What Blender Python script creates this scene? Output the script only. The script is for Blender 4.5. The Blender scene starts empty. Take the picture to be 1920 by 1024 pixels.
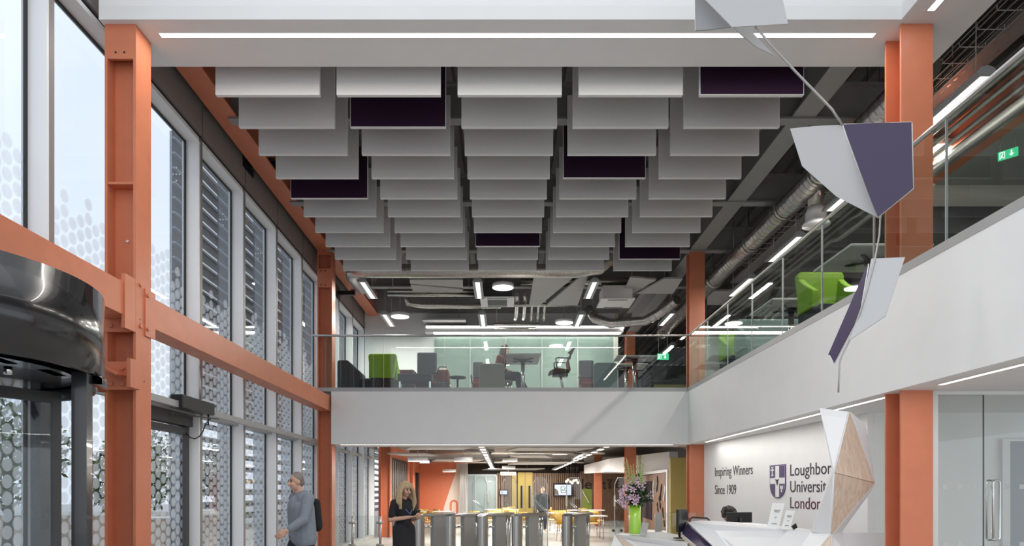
import bpy, bmesh, math, random
from mathutils import Vector, Matrix, Euler
from mathutils import noise as mnoise

R = random.Random(7)
SC = bpy.context.scene
COL = SC.collection
PI = math.pi
# ---------------------------------------------------------------- camera, world, exposure
FPX, CX, CY, EYE = 1280.0, 946.0, 923.0, 1.5
cam_d = bpy.data.cameras.new('camera')
cam_d.sensor_width = 36.0
cam_d.lens = 36.0 * FPX / 1920.0
cam_d.shift_x = (960.0 - CX) / 1920.0
cam_d.shift_y = (CY - 512.0) / 1920.0
cam_d.clip_start, cam_d.clip_end = 0.05, 400
cam = bpy.data.objects.new('camera', cam_d)
cam.location = (0, 0, EYE)
cam.rotation_euler = (PI / 2, 0, 0)
COL.objects.link(cam)
SC.camera = cam

SC.view_settings.view_transform = 'Standard'
SC.view_settings.look = 'None'
SC.view_settings.exposure = 0.66
SC.view_settings.gamma = 1.0
SC.view_settings.use_curve_mapping = False
SC.cycles.use_denoising = True
SC.cycles.max_bounces = 10
SC.cycles.diffuse_bounces = 5
SC.cycles.transparent_max_bounces = 24
SC.cycles.caustics_reflective = False
SC.cycles.caustics_refractive = False
SC.cycles.sample_clamp_indirect = 6.0

SKY = 1.0
W = bpy.data.worlds.new('sky')
SC.world = W
W.use_nodes = True
nt = W.node_tree
nt.nodes.clear()
wo = nt.nodes.new('ShaderNodeOutputWorld')
wb = nt.nodes.new('ShaderNodeBackground')
wc = nt.nodes.new('ShaderNodeTexCoord')
wn = nt.nodes.new('ShaderNodeTexNoise')
wr = nt.nodes.new('ShaderNodeValToRGB')
wn.inputs['Scale'].default_value = 2.2
wn.inputs['Detail'].default_value = 5
wr.color_ramp.elements[0].position = 0.38
wr.color_ramp.elements[0].color = (0.78, 0.835, 0.90, 1)
wr.color_ramp.elements[1].position = 0.66
wr.color_ramp.elements[1].color = (0.93, 0.945, 0.965, 1)
nt.links.new(wc.outputs['Generated'], wn.inputs['Vector'])
nt.links.new(wn.outputs['Fac'], wr.inputs['Fac'])
nt.links.new(wr.outputs['Color'], wb.inputs['Color'])
wb.inputs['Strength'].default_value = SKY
nt.links.new(wb.outputs['Background'], wo.inputs['Surface'])


def area(name, loc, sx, sy, power, col=(1, 0.95, 0.88), rot=(0, 0, 0), shape='RECTANGLE'):
    d = bpy.data.lights.new(name, 'AREA')
    d.shape = shape
    d.size = sx
    if shape == 'RECTANGLE':
        d.size_y = sy
    d.energy = power
    d.color = col
    o = bpy.data.objects.new(name, d)
    o.location = loc
    o.rotation_euler = rot
    COL.objects.link(o)
    return o

# lamps with fittings built further down, and one added fill lamp
P_SOFFIT, P_WASH, P_COVE, P_DISC, P_LINEAR, P_GROUND = 60, 13, 9, 30, 30, 60
area('soffit_strip_lamp', (0.13, 7.17, 6.285), 7.4, 0.06, P_SOFFIT)
area('right_soffit_strip_lamp', (4.245, 3.6, 6.285), 0.06, 6.0, 9)
area('wall_wash_lamp', (4.19, 11.3, 2.53), 0.05, 5.6, P_WASH)
area('entrance_wash_lamp', (4.22, 5.0, 2.53), 0.05, 3.0, 9)
area('cove_lamp', (0.5, 20.0, 6.2), 5.4, 0.12, P_COVE)
area('far_wall_fill', (0.6, 38.9, 2.9), 4.5, 0.3, 70)  # added fill without a fitting, brightens the dim far end
area('band_led_lamp', (0.1, 14.99, 2.535), 7.2, 0.03, 14)

# ---------------------------------------------------------------- helpers


def at(px, py, Y):
    """point of the place that the photograph shows at (px, py), Y metres from the lens"""
    return Vector(((px - CX) * Y / FPX, Y, EYE + (CY - py) * Y / FPX))


def X(px, Y):
    return (px - CX) * Y / FPX


def Z(py, Y):
    return EYE + (CY - py) * Y / FPX


def wloc(o):
    v = Vector((0, 0, 0))
    while o is not None:
        v = v + o.location
        o = o.parent
    return v


class MB:
    def __init__(s):
        s.v, s.f, s.s = [], [], []

    def add(s, vs, fs, smooth=False):
        n = len(s.v)
        s.v += [tuple(p) for p in vs]
        for f in fs:
            s.f.append([i + n for i in f])
            s.s.append(smooth)
        return s

    def box(s, x0, x1, y0, y1, z0, z1):
        vs = [(x, y, z) for x in (x0, x1) for y in (y0, y1) for z in (z0, z1)]
        return s.add(vs, [(0, 1, 3, 2), (4, 6, 7, 5), (0, 4, 5, 1), (2, 3, 7, 6), (0, 2, 6, 4), (1, 5, 7, 3)])

    def obox(s, c, size, rot=(0, 0, 0)):
        m = Euler(rot).to_matrix()
        c = Vector(c)
        vs = [c + m @ Vector((a * size[0] / 2, b * size[1] / 2, d * size[2] / 2)) for a in (-1, 1) for b in (-1, 1) for d in (-1, 1)]
        return s.add(vs, [(0, 1, 3, 2), (4, 6, 7, 5), (0, 4, 5, 1), (2, 3, 7, 6), (0, 2, 6, 4), (1, 5, 7, 3)])

    def beam(s, a, b, w, h, up=(0, 0, 1)):
        """square bar from a to b"""
        a, b = Vector(a), Vector(b)
        d = (b - a).normalized()
        u = Vector(up)
        if abs(d.dot(u)) > 0.95:
            u = Vector((0, 1, 0))
        x = d.cross(u).normalized()
        u = x.cross(d).normalized()
        vs = [p + x * (i * w / 2) + u * (j * h / 2) for p in (a, b) for i in (-1, 1) for j in (-1, 1)]
        return s.add(vs, [(0, 1, 3, 2), (4, 6, 7, 5), (0, 4, 5, 1), (2, 3, 7, 6), (0, 2, 6, 4), (1, 5, 7, 3)])

    def slab(s, pts, t):
        """flat polygon (3-D points, in order) given thickness t away from its normal"""
        p = [Vector(q) for q in pts]
        n = Vector((0, 0, 0))
        for i in range(len(p)):
            n += (p[i] - p[0]).cross(p[(i + 1) % len(p)] - p[0])
        n.normalize()
        k = len(p)
        vs = p + [q - n * t for q in p]
        fs = [list(range(k)), list(range(2 * k - 1, k - 1, -1))]
        fs += [(i, i + k, (i + 1) % k + k, (i + 1) % k) for i in range(k)]
        return s.add(vs, fs)

    def prism(s, pts, axis, a, b):
        """2-D outline extruded along axis x, y or z from a to b"""
        def mk(p, t):
            return {'x': (t, p[0], p[1]), 'y': (p[0], t, p[1]), 'z': (p[0], p[1], t)}[axis]
        k = len(pts)
        vs = [mk(p, a) for p in pts] + [mk(p, b) for p in pts]
        fs = [list(range(k)), list(range(2 * k - 1, k - 1, -1))]
        fs += [(i, i + k, (i + 1) % k + k, (i + 1) % k) for i in range(k)]
        return s.add(vs, fs)

    def tube(s, pts, r, n=10, caps=True):
        p = [Vector(q) for q in pts]
        rs = r if isinstance(r, (list, tuple)) else [r] * len(p)
        rings = []
        prev = None
        for i, q in enumerate(p):
            if i == 0:
                d = p[1] - p[0]
            elif i == len(p) - 1:
                d = p[i] - p[i - 1]
            else:
                d = (p[i + 1] - p[i]).normalized() + (p[i] - p[i - 1]).normalized()
            d.normalize()
            if prev is None:
                u = Vector((0, 0, 1)) if abs(d.z) < 0.9 else Vector((1, 0, 0))
            else:
                u = prev
            x = d.cross(u)
            if x.length < 1e-5:
                x = d.cross(Vector((0.3, 0.8, 0.1)))
            x.normalize()
            u = x.cross(d).normalized()
            prev = u
            rings.append([q + (x * math.cos(2 * PI * k / n) + u * math.sin(2 * PI * k / n)) * rs[i] for k in range(n)])
        vs = [v for g in rings for v in g]
        fs = []
        for i in range(len(p) - 1):
            for k in range(n):
                fs.append((i * n + k, i * n + (k + 1) % n, (i + 1) * n + (k + 1) % n, (i + 1) * n + k))
        s.add(vs, fs, True)
        if caps:
            s.add(rings[0], [list(range(n - 1, -1, -1))])
            s.add(rings[-1], [list(range(n))])
        return s

    def lathe(s, prof, c=(0, 0, 0), n=20, a0=0, a1=2 * PI):
        full = abs(a1 - a0 - 2 * PI) < 1e-6
        m = n if full else n + 1
        vs = []
        for r, z in prof:
            for k in range(m):
                a = a0 + (a1 - a0) * k / n
                vs.append((c[0] + r * math.cos(a), c[1] + r * math.sin(a), c[2] + z))
        fs = []
        for i in range(len(prof) - 1):
            for k in range(n):
                k2 = (k + 1) % m
                fs.append((i * m + k, i * m + k2, (i + 1) * m + k2, (i + 1) * m + k))
        s.add(vs, fs, True)
        if full:
            if prof[0][0] > 1e-4:
                s.add(vs[:m], [list(range(m - 1, -1, -1))])
            if prof[-1][0] > 1e-4:
                s.add(vs[-m:], [list(range(m))])
        return s

    def ball(s, c, r, n=12, m=8):
        rx, ry, rz = r if isinstance(r, (tuple, list)) else (r, r, r)
        vs, fs = [], []
        for i in range(m + 1):
            t = PI * i / m
            for k in range(n):
                a = 2 * PI * k / n
                vs.append((c[0] + rx * math.sin(t) * math.cos(a), c[1] + ry * math.sin(t) * math.sin(a), c[2] + rz * math.cos(t)))
        for i in range(m):
            for k in range(n):
                fs.append((i * n + k, (i + 1) * n + k, (i + 1) * n + (k + 1) % n, i * n + (k + 1) % n))
        return s.add(vs, fs, True)

    def cap(s, a, b, ra, rb):
        a, b = Vector(a), Vector(b)
        s.ball(a, ra)
        s.ball(b, rb)
        if (b - a).length > 1e-4:
            s.tube([a, b], [ra, rb], 12)
        return s

    def build(s, name, m, parent=None, bev=0, smooth=False):
        off = wloc(parent) if parent is not None else Vector((0, 0, 0))
        me = bpy.data.meshes.new(name)
        me.from_pydata([(p[0] - off.x, p[1] - off.y, p[2] - off.z) for p in s.v], [], s.f)
        me.polygons.foreach_set('use_smooth', [bool(q or smooth) for q in s.s])
        me.validate()
        me.update()
        bm = bmesh.new()
        bm.from_mesh(me)
        bmesh.ops.remove_doubles(bm, verts=bm.verts, dist=1e-5)
        bmesh.ops.recalc_face_normals(bm, faces=bm.faces)
        bm.to_mesh(me)
        bm.free()
        me.materials.append(m)
        o = bpy.data.objects.new(name, me)
        COL.objects.link(o)
        if parent is not None:
            o.parent = parent
        if bev:
            b = o.modifiers.new('soft_edge', 'BEVEL')
            b.width = bev
            b.segments = 2
            b.limit_method = 'ANGLE'
        return o


def tag(o, label=None, cat=None, group=None, kind=None):
    if label:
        o['label'] = label
    if cat:
        o['category'] = cat
    if group:
        o['group'] = group
    if kind:
        o['kind'] = kind
    return o


def thing(name, label, cat, loc=(0, 0, 0), group=None, kind=None):
    o = bpy.data.objects.new(name, None)
    o.empty_display_size = 0.1
    o.location = loc
    COL.objects.link(o)
    return tag(o, label, cat, group, kind)


KIDS = {}


def dup(root, loc, rotz=0.0, label=None, group=None):
    def cp(o, par):
        c = o.copy()
        COL.objects.link(c)
        c.parent = par
        for ch in o.children:
            cp(ch, c)
        return c
    r = cp(root, None)
    r.location = loc
    r.rotation_euler = (0, 0, rotz)
    if label:
        r['label'] = label
    if group:
        r['group'] = group
    return r


def ordinal(n):
    return ['first', 'second', 'third', 'fourth', 'fifth', 'sixth', 'seventh', 'eighth', 'ninth', 'tenth', 'eleventh', 'twelfth', 'thirteenth', 'fourteenth', 'fifteenth'][n]

# ---------------------------------------------------------------- materials


def mat(name, col, rough=0.5, metal=0.0, spec=0.5, var=0.0, vscale=6.0, bump=0.0, bscale=80.0, emit=0.0, coat=0.0, stretch=None):
    m = bpy.data.materials.new(name)
    m.use_nodes = True
    t = m.node_tree
    b = t.nodes['Principled BSDF']
    c = (col[0], col[1], col[2], 1)
    b.inputs['Base Color'].default_value = c
    b.inputs['Roughness'].default_value = rough
    b.inputs['Metallic'].default_value = metal
    b.inputs['Specular IOR Level'].default_value = spec
    if coat:
        b.inputs['Coat Weight'].default_value = coat
    if emit:
        b.inputs['Emission Color'].default_value = c
        b.inputs['Emission Strength'].default_value = emit
    tc = t.nodes.new('ShaderNodeTexCoord')
    src = tc.outputs['Object']
    if stretch:
        mp = t.nodes.new('ShaderNodeMapping')
        mp.inputs['Scale'].default_value = stretch
        t.links.new(src, mp.inputs['Vector'])
        src = mp.outputs['Vector']
    if var:
        n = t.nodes.new('ShaderNodeTexNoise')
        n.inputs['Scale'].default_value = vscale
        n.inputs['Detail'].default_value = 4
        t.links.new(src, n.inputs['Vector'])
        r = t.nodes.new('ShaderNodeValToRGB')
        r.color_ramp.elements[0].position = 0.3
        r.color_ramp.elements[1].position = 0.7
        r.color_ramp.elements[0].color = tuple(max(0, q * (1 - var)) for q in col) + (1,)
        r.color_ramp.elements[1].color = tuple(min(1, q * (1 + var)) for q in col) + (1,)
        t.links.new(n.outputs['Fac'], r.inputs['Fac'])
        t.links.new(r.outputs['Color'], b.inputs['Base Color'])
    if bump:
        n2 = t.nodes.new('ShaderNodeTexNoise')
        n2.inputs['Scale'].default_value = bscale
        n2.inputs['Detail'].default_value = 3
        t.links.new(src, n2.inputs['Vector'])
        bp = t.nodes.new('ShaderNodeBump')
        bp.inputs['Strength'].default_value = bump
        bp.inputs['Distance'].default_value = 0.01
        t.links.new(n2.outputs['Fac'], bp.inputs['Height'])
        t.links.new(bp.outputs['Normal'], b.inputs['Normal'])
    return m


def glow(name, col, strength):
    m = bpy.data.materials.new(name)
    m.use_nodes = True
    t = m.node_tree
    t.nodes.clear()
    o = t.nodes.new('ShaderNodeOutputMaterial')
    e = t.nodes.new('ShaderNodeEmission')
    e.inputs['Color'].default_value = (*col, 1)
    e.inputs['Strength'].default_value = strength
    t.links.new(e.outputs['Emission'], o.inputs['Surface'])
    return m


def glass(name, tint=(0.95, 0.97, 0.97), refl=0.9, base=0.0, frit=False, frit_top=99.0):
    """clear sheet glass, optionally with a printed pattern of pale dots"""
    m = bpy.data.materials.new(name)
    m.use_nodes = True
    t = m.node_tree
    t.nodes.clear()
    N, L = t.nodes.new, t.links.new
    o = N('ShaderNodeOutputMaterial')
    tr = N('ShaderNodeBsdfTransparent')
    tr.inputs['Color'].default_value = (*tint, 1)
    gl = N('ShaderNodeBsdfGlossy')
    gl.inputs['Roughness'].default_value = 0.015
    gl.inputs['Color'].default_value = (refl, refl, refl, 1)
    fr = N('ShaderNodeFresnel')
    fr.inputs['IOR'].default_value = 1.5
    ad = N('ShaderNodeMath')
    ad.operation = 'ADD'
    ad.use_clamp = True
    ad.inputs[1].default_value = base
    L(fr.outputs['Fac'], ad.inputs[0])
    gm = N('ShaderNodeNewGeometry')
    fo = N('ShaderNodeMath')
    fo.operation = 'SUBTRACT'
    fo.inputs[0].default_value = 1.0
    L(gm.outputs['Backfacing'], fo.inputs[1])
    fm = N('ShaderNodeMath')
    fm.operation = 'MULTIPLY'
    L(ad.outputs[0], fm.inputs[0])
    L(fo.outputs[0], fm.inputs[1])
    mx = N('ShaderNodeMixShader')
    L(fm.outputs[0], mx.inputs['Fac'])
    L(tr.outputs[0], mx.inputs[1])
    L(gl.outputs[0], mx.inputs[2])
    last = mx
    if frit:
        tc = N('ShaderNodeTexCoord')
        sp = N('ShaderNodeSeparateXYZ')
        L(tc.outputs['Object'], sp.inputs[0])

        def M(op, a, b=None, c=None):
            q = N('ShaderNodeMath')
            q.operation = op
            for i, w in enumerate((a, b, c)):
                if w is None:
                    continue
                if isinstance(w, (int, float)):
                    q.inputs[i].default_value = w
                else:
                    L(w, q.inputs[i])
            return q.outputs[0]
        sx, sz, rad = 0.132, 0.152, 0.062
        u = M('DIVIDE', M('ADD', sp.outputs['Y'], sp.outputs['X']), sx)
        iu = M('FLOOR', u)
        fu = M('SUBTRACT', M('SUBTRACT', u, iu), 0.5)
        par = M('MODULO', M('ABSOLUTE', iu), 2.0)
        v = M('ADD', M('DIVIDE', sp.outputs['Z'], sz), M('MULTIPLY', par, 0.5))
        iv = M('FLOOR', v)
        fv = M('SUBTRACT', M('SUBTRACT', v, iv), 0.5)
        dx = M('MULTIPLY', fu, sx)
        dz = M('MULTIPLY', fv, sz)
        d = M('SQRT', M('ADD', M('MULTIPLY', dx, dx), M('MULTIPLY', dz, dz)))
        # the topmost rows thin out to an uneven edge, column by column
        jag = M('MULTIPLY', M('FRACT', M('MULTIPLY', M('SINE', M('MULTIPLY', iu, 12.9898)), 43.758)), 3.0)
        under = M('LESS_THAN', M('ADD', iv, jag), frit_top / sz)
        dot = M('MULTIPLY', M('LESS_THAN', d, rad), under)
        fac = M('MULTIPLY', dot, 0.30)
        df = N('ShaderNodeBsdfDiffuse')
        df.inputs['Color'].default_value = (0.72, 0.735, 0.745, 1)
        tl = N('ShaderNodeBsdfTranslucent')
        tl.inputs['Color'].default_value = (0.86, 0.88, 0.895, 1)
        m2 = N('ShaderNodeMixShader')
        m2.inputs['Fac'].default_value = 0.6
        L(df.outputs[0], m2.inputs[1])
        L(tl.outputs[0], m2.inputs[2])
        m3 = N('ShaderNodeMixShader')
        L(fac, m3.inputs['Fac'])
        L(mx.outputs[0], m3.inputs[1])
        L(m2.outputs[0], m3.inputs[2])
        last = m3
    L(last.outputs[0], o.inputs['Surface'])
    return m


M_WHITE = mat('white_plaster', (0.80, 0.80, 0.80), 0.7, spec=0.3, var=0.015, vscale=3)
M_SOFFIT = mat('soffit_plaster', (0.76, 0.76, 0.755), 0.75, spec=0.3, var=0.015, vscale=2)
M_ORANGE = mat('orange_steel_paint', (0.60, 0.20, 0.105), 0.42, spec=0.4, var=0.05, vscale=5, bump=0.04, bscale=120)
M_ORANGED = mat('orange_wall_paint', (0.56, 0.17, 0.085), 0.5, spec=0.4, var=0.04, vscale=4)
M_BROWN = mat('brown_cladding', (0.27, 0.25, 0.24), 0.45, spec=0.4, var=0.03)
M_BROWND = mat('dark_joint', (0.03, 0.026, 0.025), 0.6)
M_FRAME = mat('white_window_aluminium', (0.84, 0.845, 0.85), 0.42, spec=0.4)
M_GREYFR = mat('grey_aluminium', (0.42, 0.42, 0.42), 0.4, metal=0.3)
M_BLACK = mat('black_satin', (0.012, 0.012, 0.013), 0.4)
M_DRUM = mat('black_gloss_metal', (0.009, 0.009, 0.011), 0.2, spec=0.6, coat=0.4)
M_DARK = mat('dark_grey_metal', (0.06, 0.058, 0.06), 0.45)
M_FELT = mat('grey_felt', (0.62, 0.615, 0.605), 0.95, spec=0.05, var=0.09, vscale=160, bump=0.15, bscale=400)
M_PURPLE = mat('purple_felt', (0.030, 0.014, 0.032), 0.95, spec=0.05, var=0.15, vscale=160)
M_TRIM = mat('pale_edge_trim', (0.72, 0.72, 0.71), 0.5)
M_STEELG = mat('grey_beam_paint', (0.30, 0.295, 0.29), 0.55, var=0.03)
M_DECK = mat('metal_deck', (0.20, 0.19, 0.18), 0.5, metal=0.3, var=0.1, vscale=3)
M_DUCT = mat('galvanised_duct', (0.50, 0.48, 0.455), 0.28, metal=0.9, var=0.18, vscale=14, bump=0.15, bscale=30)
M_FOIL = mat('foil_wrap', (0.55, 0.53, 0.49), 0.22, metal=0.9, var=0.2, vscale=25, bump=0.6, bscale=45)
M_PIPE = mat('galvanised_pipe', (0.45, 0.43, 0.41), 0.35, metal=0.8)
M_SHOE = mat('satin_channel', (0.40, 0.40, 0.40), 0.55, metal=0.35)
M_CHROME = mat('polished_steel', (0.62, 0.62, 0.62), 0.15, metal=1.0)
M_BRUSH = mat('brushed_steel', (0.50, 0.49, 0.475), 0.32, metal=0.95, var=0.08, vscale=30, stretch=(20, 20, 0.4))
M_RAFT = mat('grey_raft_board', (0.46, 0.455, 0.445), 0.8)
M_LAMPW = mat('white_lamp_body', (0.80, 0.79, 0.78), 0.5)
M_LGREY = mat('silver_lamp_body', (0.36, 0.37, 0.38), 0.45, metal=0.2)
G_STRIP = glow('led_strip_glow', (1.0, 0.965, 0.93), 4.5)
G_LENS = glow('lamp_lens_glow', (1.0, 0.96, 0.90), 2.4)
G_LINEAR = glow('linear_lens_glow', (1.0, 0.97, 0.93), 0.85)
M_GLASS = glass('balustrade_glass', (0.88, 0.93, 0.91), base=0.02)
M_WGLASS = glass('window_glass', (0.82, 0.85, 0.885), frit=True, frit_top=4.72)
M_DGLASS = glass('door_glass', (0.90, 0.93, 0.94), base=0.03)
M_FIN = glass('grey_tinted_fin_glass', (0.45, 0.49, 0.53), base=0.05, frit=True, frit_top=4.72)
M_PART = glass('partition_glass', (0.93, 0.95, 0.94), base=0.03)
M_SCULW = mat('sculpture_white', (0.52, 0.525, 0.535), 0.5)
M_SCULG = mat('sculpture_grey', (0.30, 0.31, 0.325), 0.5)
M_SCULP = mat('sculpture_purple', (0.046, 0.031, 0.080), 0.45)
M_DESKW = mat('white_solid_surface', (0.80, 0.81, 0.83), 0.3, spec=0.5)
M_TEXTD = mat('dark_plum_letters', (0.030, 0.018, 0.038), 0.5)
M_TEXTR = mat('burgundy_letters', (0.09, 0.012, 0.03), 0.5)
M_TEXTK = mat('near_black_letters', (0.02, 0.018, 0.022), 0.5)
M_FLOOR = mat('pale_stone_floor', (0.42, 0.40, 0.375), 0.35, spec=0.4, var=0.06, vscale=1.5)
M_CARPET = mat('grey_carpet', (0.22, 0.22, 0.225), 0.95, spec=0.05, var=0.2, vscale=60)
M_MUST = mat('mustard_paint', (0.46, 0.34, 0.10), 0.6)
M_OLIVE = mat('olive_paint', (0.22, 0.20, 0.03), 0.6)
M_CREAM = mat('cream_paint', (0.62, 0.57, 0.50), 0.7)
M_GREYW = mat('mid_grey_paint', (0.36, 0.355, 0.34), 0.7)
M_PALEB = mat('pale_blue_wall', (0.70, 0.78, 0.80), 0.6)
M_PALEG = mat('pale_green_wall', (0.30, 0.36, 0.335), 0.6)
M_GREEN = mat('lime_fabric', (0.24, 0.40, 0.05), 0.9, spec=0.1, var=0.08, vscale=50)
M_GREENW = mat('green_wall_paint', (0.22, 0.28, 0.05), 0.7)
M_LIME = mat('lime_glazed_vase', (0.36, 0.66, 0.06), 0.2, coat=0.5, bump=0.15, bscale=25)
M_CHAR = mat('charcoal_fabric', (0.055, 0.057, 0.065), 0.9, spec=0.1, var=0.1, vscale=60)
M_BURG = mat('burgundy_fabric', (0.09, 0.022, 0.018), 0.8, spec=0.2, var=0.1, vscale=60)
M_TAUPE = mat('taupe_fabric', (0.23, 0.21, 0.18), 0.9, spec=0.1, var=0.08, vscale=60)
M_TEAL = mat('grey_teal_fabric', (0.18, 0.23, 0.23), 0.9, spec=0.1, var=0.08, vscale=60)
M_YEL = mat('yellow_plastic', (0.62, 0.38, 0.07), 0.5)
M_TABLE = mat('table_laminate', (0.45, 0.44, 0.42), 0.45)
M_EXITG = glow('exit_green', (0.05, 0.55, 0.25), 0.8)
M_EXITW = glow('exit_white', (0.95, 1.0, 0.97), 1.2)
M_SKIN = mat('skin', (0.56, 0.34, 0.25), 0.55, spec=0.3)
M_EYE = mat('eye_dark', (0.02, 0.015, 0.012), 0.3)
M_LIP = mat('lip', (0.38, 0.15, 0.13), 0.5)
M_BLOND = mat('blond_hair', (0.46, 0.33, 0.19), 0.6, var=0.3, vscale=60, stretch=(6, 6, 1), bump=0.5, bscale=120)
M_HAIRD = mat('dark_brown_hair', (0.022, 0.013, 0.010), 0.5, var=0.3, vscale=60, bump=0.5, bscale=120)
M_HAIRG = mat('grey_hair', (0.20, 0.17, 0.15), 0.6, var=0.3, vscale=60)
M_SHIRTG = mat('grey_blue_shirt', (0.20, 0.225, 0.265), 0.85, var=0.08, vscale=20)
M_TROUS = mat('black_cloth', (0.010, 0.010, 0.013), 0.85)
M_PAVE = mat('pavement', (0.50, 0.50, 0.49), 0.8, var=0.06, vscale=0.7)
M_GRASS = mat('verge_grass', (0.17, 0.22, 0.09), 0.9, var=0.3, vscale=3)
M_LEAF = mat('tree_leaf', (0.12, 0.17, 0.06), 0.7, var=0.4, vscale=3)
M_BARK = mat('bark', (0.10, 0.08, 0.06), 0.9)
M_PLEAF = mat('flower_leaf', (0.02, 0.05, 0.018), 0.5)
M_GLAD = mat('gladiolus_green', (0.34, 0.43, 0.17), 0.6)
M_LILY = mat('pink_lily', (0.66, 0.46, 0.60), 0.6, var=0.22, vscale=30)
M_SCREEN = glow('screen_glow', (0.72, 0.74, 0.86), 0.85)
M_PAPER = mat('paper', (0.82, 0.82, 0.82), 0.6)
M_CONC = mat('neighbour_cladding', (0.10, 0.095, 0.095), 0.7, var=0.15, vscale=0.6)
M_SLATW = mat('white_louvre', (0.88, 0.89, 0.90), 0.5)
M_BUFFS = mat('buff_render', (0.45, 0.36, 0.28), 0.8)


def wood(name, c1, c2, scale=1.0, axis=2, dist=6.0):
    m = bpy.data.materials.new(name)
    m.use_nodes = True
    t = m.node_tree
    b = t.nodes['Principled BSDF']
    b.inputs['Roughness'].default_value = 0.5
    tc = t.nodes.new('ShaderNodeTexCoord')
    mp = t.nodes.new('ShaderNodeMapping')
    sc = [9 * scale] * 3
    sc[axis] = 0.9 * scale
    mp.inputs['Scale'].default_value = sc
    wv = t.nodes.new('ShaderNodeTexNoise')
    wv.inputs['Scale'].default_value = 2.2
    wv.inputs['Detail'].default_value = 6
    wv.inputs['Distortion'].default_value = dist * 0.2
    rp = t.nodes.new('ShaderNodeValToRGB')
    rp.color_ramp.elements[0].position = 0.35
    rp.color_ramp.elements[0].color = (*c1, 1)
    rp.color_ramp.elements[1].position = 0.65
    rp.color_ramp.elements[1].color = (*c2, 1)
    t.links.new(tc.outputs['Object'], mp.inputs['Vector'])
    t.links.new(mp.outputs['Vector'], wv.inputs['Vector'])
    t.links.new(wv.outputs['Fac'], rp.inputs['Fac'])
    t.links.new(rp.outputs['Color'], b.inputs['Base Color'])
    return m


M_ASH = wood('pale_ash_veneer', (0.56, 0.43, 0.33), (0.68, 0.56, 0.455), 1.4)
M_WALNUT = wood('walnut_slats', (0.20, 0.12, 0.075), (0.34, 0.22, 0.145), 1.0)
M_OAKP = wood('brown_panel_wood', (0.17, 0.095, 0.06), (0.28, 0.17, 0.11), 0.8)
M_BACKING = mat('dark_slat_backing', (0.035, 0.022, 0.015), 0.8)

# ================================================================ SETTING
XC, XG = -4.22, -4.43          # inner face of the facade cladding; plane of its glass
ZB0, ZB1 = 2.544, 3.69         # white balcony band: bottom, top
ZS = 6.30                      # underside of the white soffit
ZBEAM = 6.80                   # underside of the main beams
ZDECK = 7.62                   # metal deck
ZFL = 3.72                     # upper floor level


def struct(name, mb, m, label=None, cat=None, parent=None, bev=0):
    o = mb.build(name, m, parent, bev)
    if parent is None:
        tag(o, label, cat, None, 'structure')
    return o


struct('floor', MB().box(-4.6, 9.5, -4, 46, -0.15, 0), M_FLOOR, 'pale stone floor of the ground level hall', 'floor')
fl2 = MB().box(-4.12, 9.0, 14.92, 34, 3.34, ZFL)
fl2.box(4.06, 9.0, -1, 14.92, 3.34, ZFL)
struct('floor_upper', fl2, M_CARPET, 'grey carpeted upper floor behind the glass balustrade', 'floor')

# white soffit round the void overhead, with its upstand
so = thing('ceiling_soffit', 'white plaster soffit and upstand round the void overhead', 'ceiling', (0, 7.3, ZS), kind='structure')
MB().box(-4.12, 4.8, 6.93, 7.70, ZS, ZS + 0.14).box(4.03, 4.8, -2.0, 6.93, ZS, ZS + 0.14).build('soffit_board', M_SOFFIT, so)
MB().box(-4.12, 4.03, 6.93, 7.05, ZS + 0.14, 9.6).box(4.03, 4.15, -2.0, 6.93, ZS + 0.14, 9.6).box(-4.12, 4.8, 7.62, 7.70, ZS + 0.14, ZDECK).build('upstand', M_WHITE, so)
MB().box(4.72, 4.8, -2.0, 7.62, ZS + 0.14, ZDECK).build('edge_upstand', M_WHITE, so)

# metal deck over the hall and the upper floor, ribs run away from the lens
dk = MB()
prof = []
x = -4.2
while x < 9.0:
    prof += [(x, ZDECK), (x + 0.13, ZDECK), (x + 0.16, ZDECK + 0.075), (x + 0.27, ZDECK + 0.075)]
    x += 0.3
prof += [(9.0, ZDECK), (9.0, ZDECK + 0.12), (-4.2, ZDECK + 0.12)]
for k in range(len(prof) - 4):
    (xa, za), (xb, zb) = prof[k], prof[k + 1]
    dk.add([(xa, 7.7, za), (xb, 7.7, zb), (xb, 34, zb), (xa, 34, za)], [(0, 1, 2, 3)])
    if xa > 4.7:
        dk.add([(xa, -1, za), (xb, -1, zb), (xb, 7.7, zb), (xa, 7.7, za)], [(0, 1, 2, 3)])
dk.box(-4.2, 9.0, 7.7, 34, ZDECK + 0.1, ZDECK + 0.2).box(4.8, 9.0, -1, 7.7, ZDECK + 0.1, ZDECK + 0.2)
struct('ceiling_deck', dk, M_DECK, 'dark ribbed metal deck above the baffles and services', 'ceiling')

# balcony band: front and right
struct('wall_balcony_front', MB().box(-3.77, 3.99, 14.85, 14.92, ZB0, ZB1).box(-3.77, 3.99, 14.92, 15.75, ZB0, ZB0 + 0.03), M_WHITE, 'white plaster band under the far glass balustrade', 'wall')
struct('wall_balcony_right', MB().box(3.99, 4.055, -1.0, 14.92, ZB0, ZB1), M_WHITE, 'white plaster band along the right hand balustrade', 'wall')
struct('ceiling_right', MB().box(4.055, 9.0, -1.0, 15.75, ZB0, ZB0 + 0.05), M_SOFFIT, 'white ceiling over the reception desk under the upper floor', 'ceiling')
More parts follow.
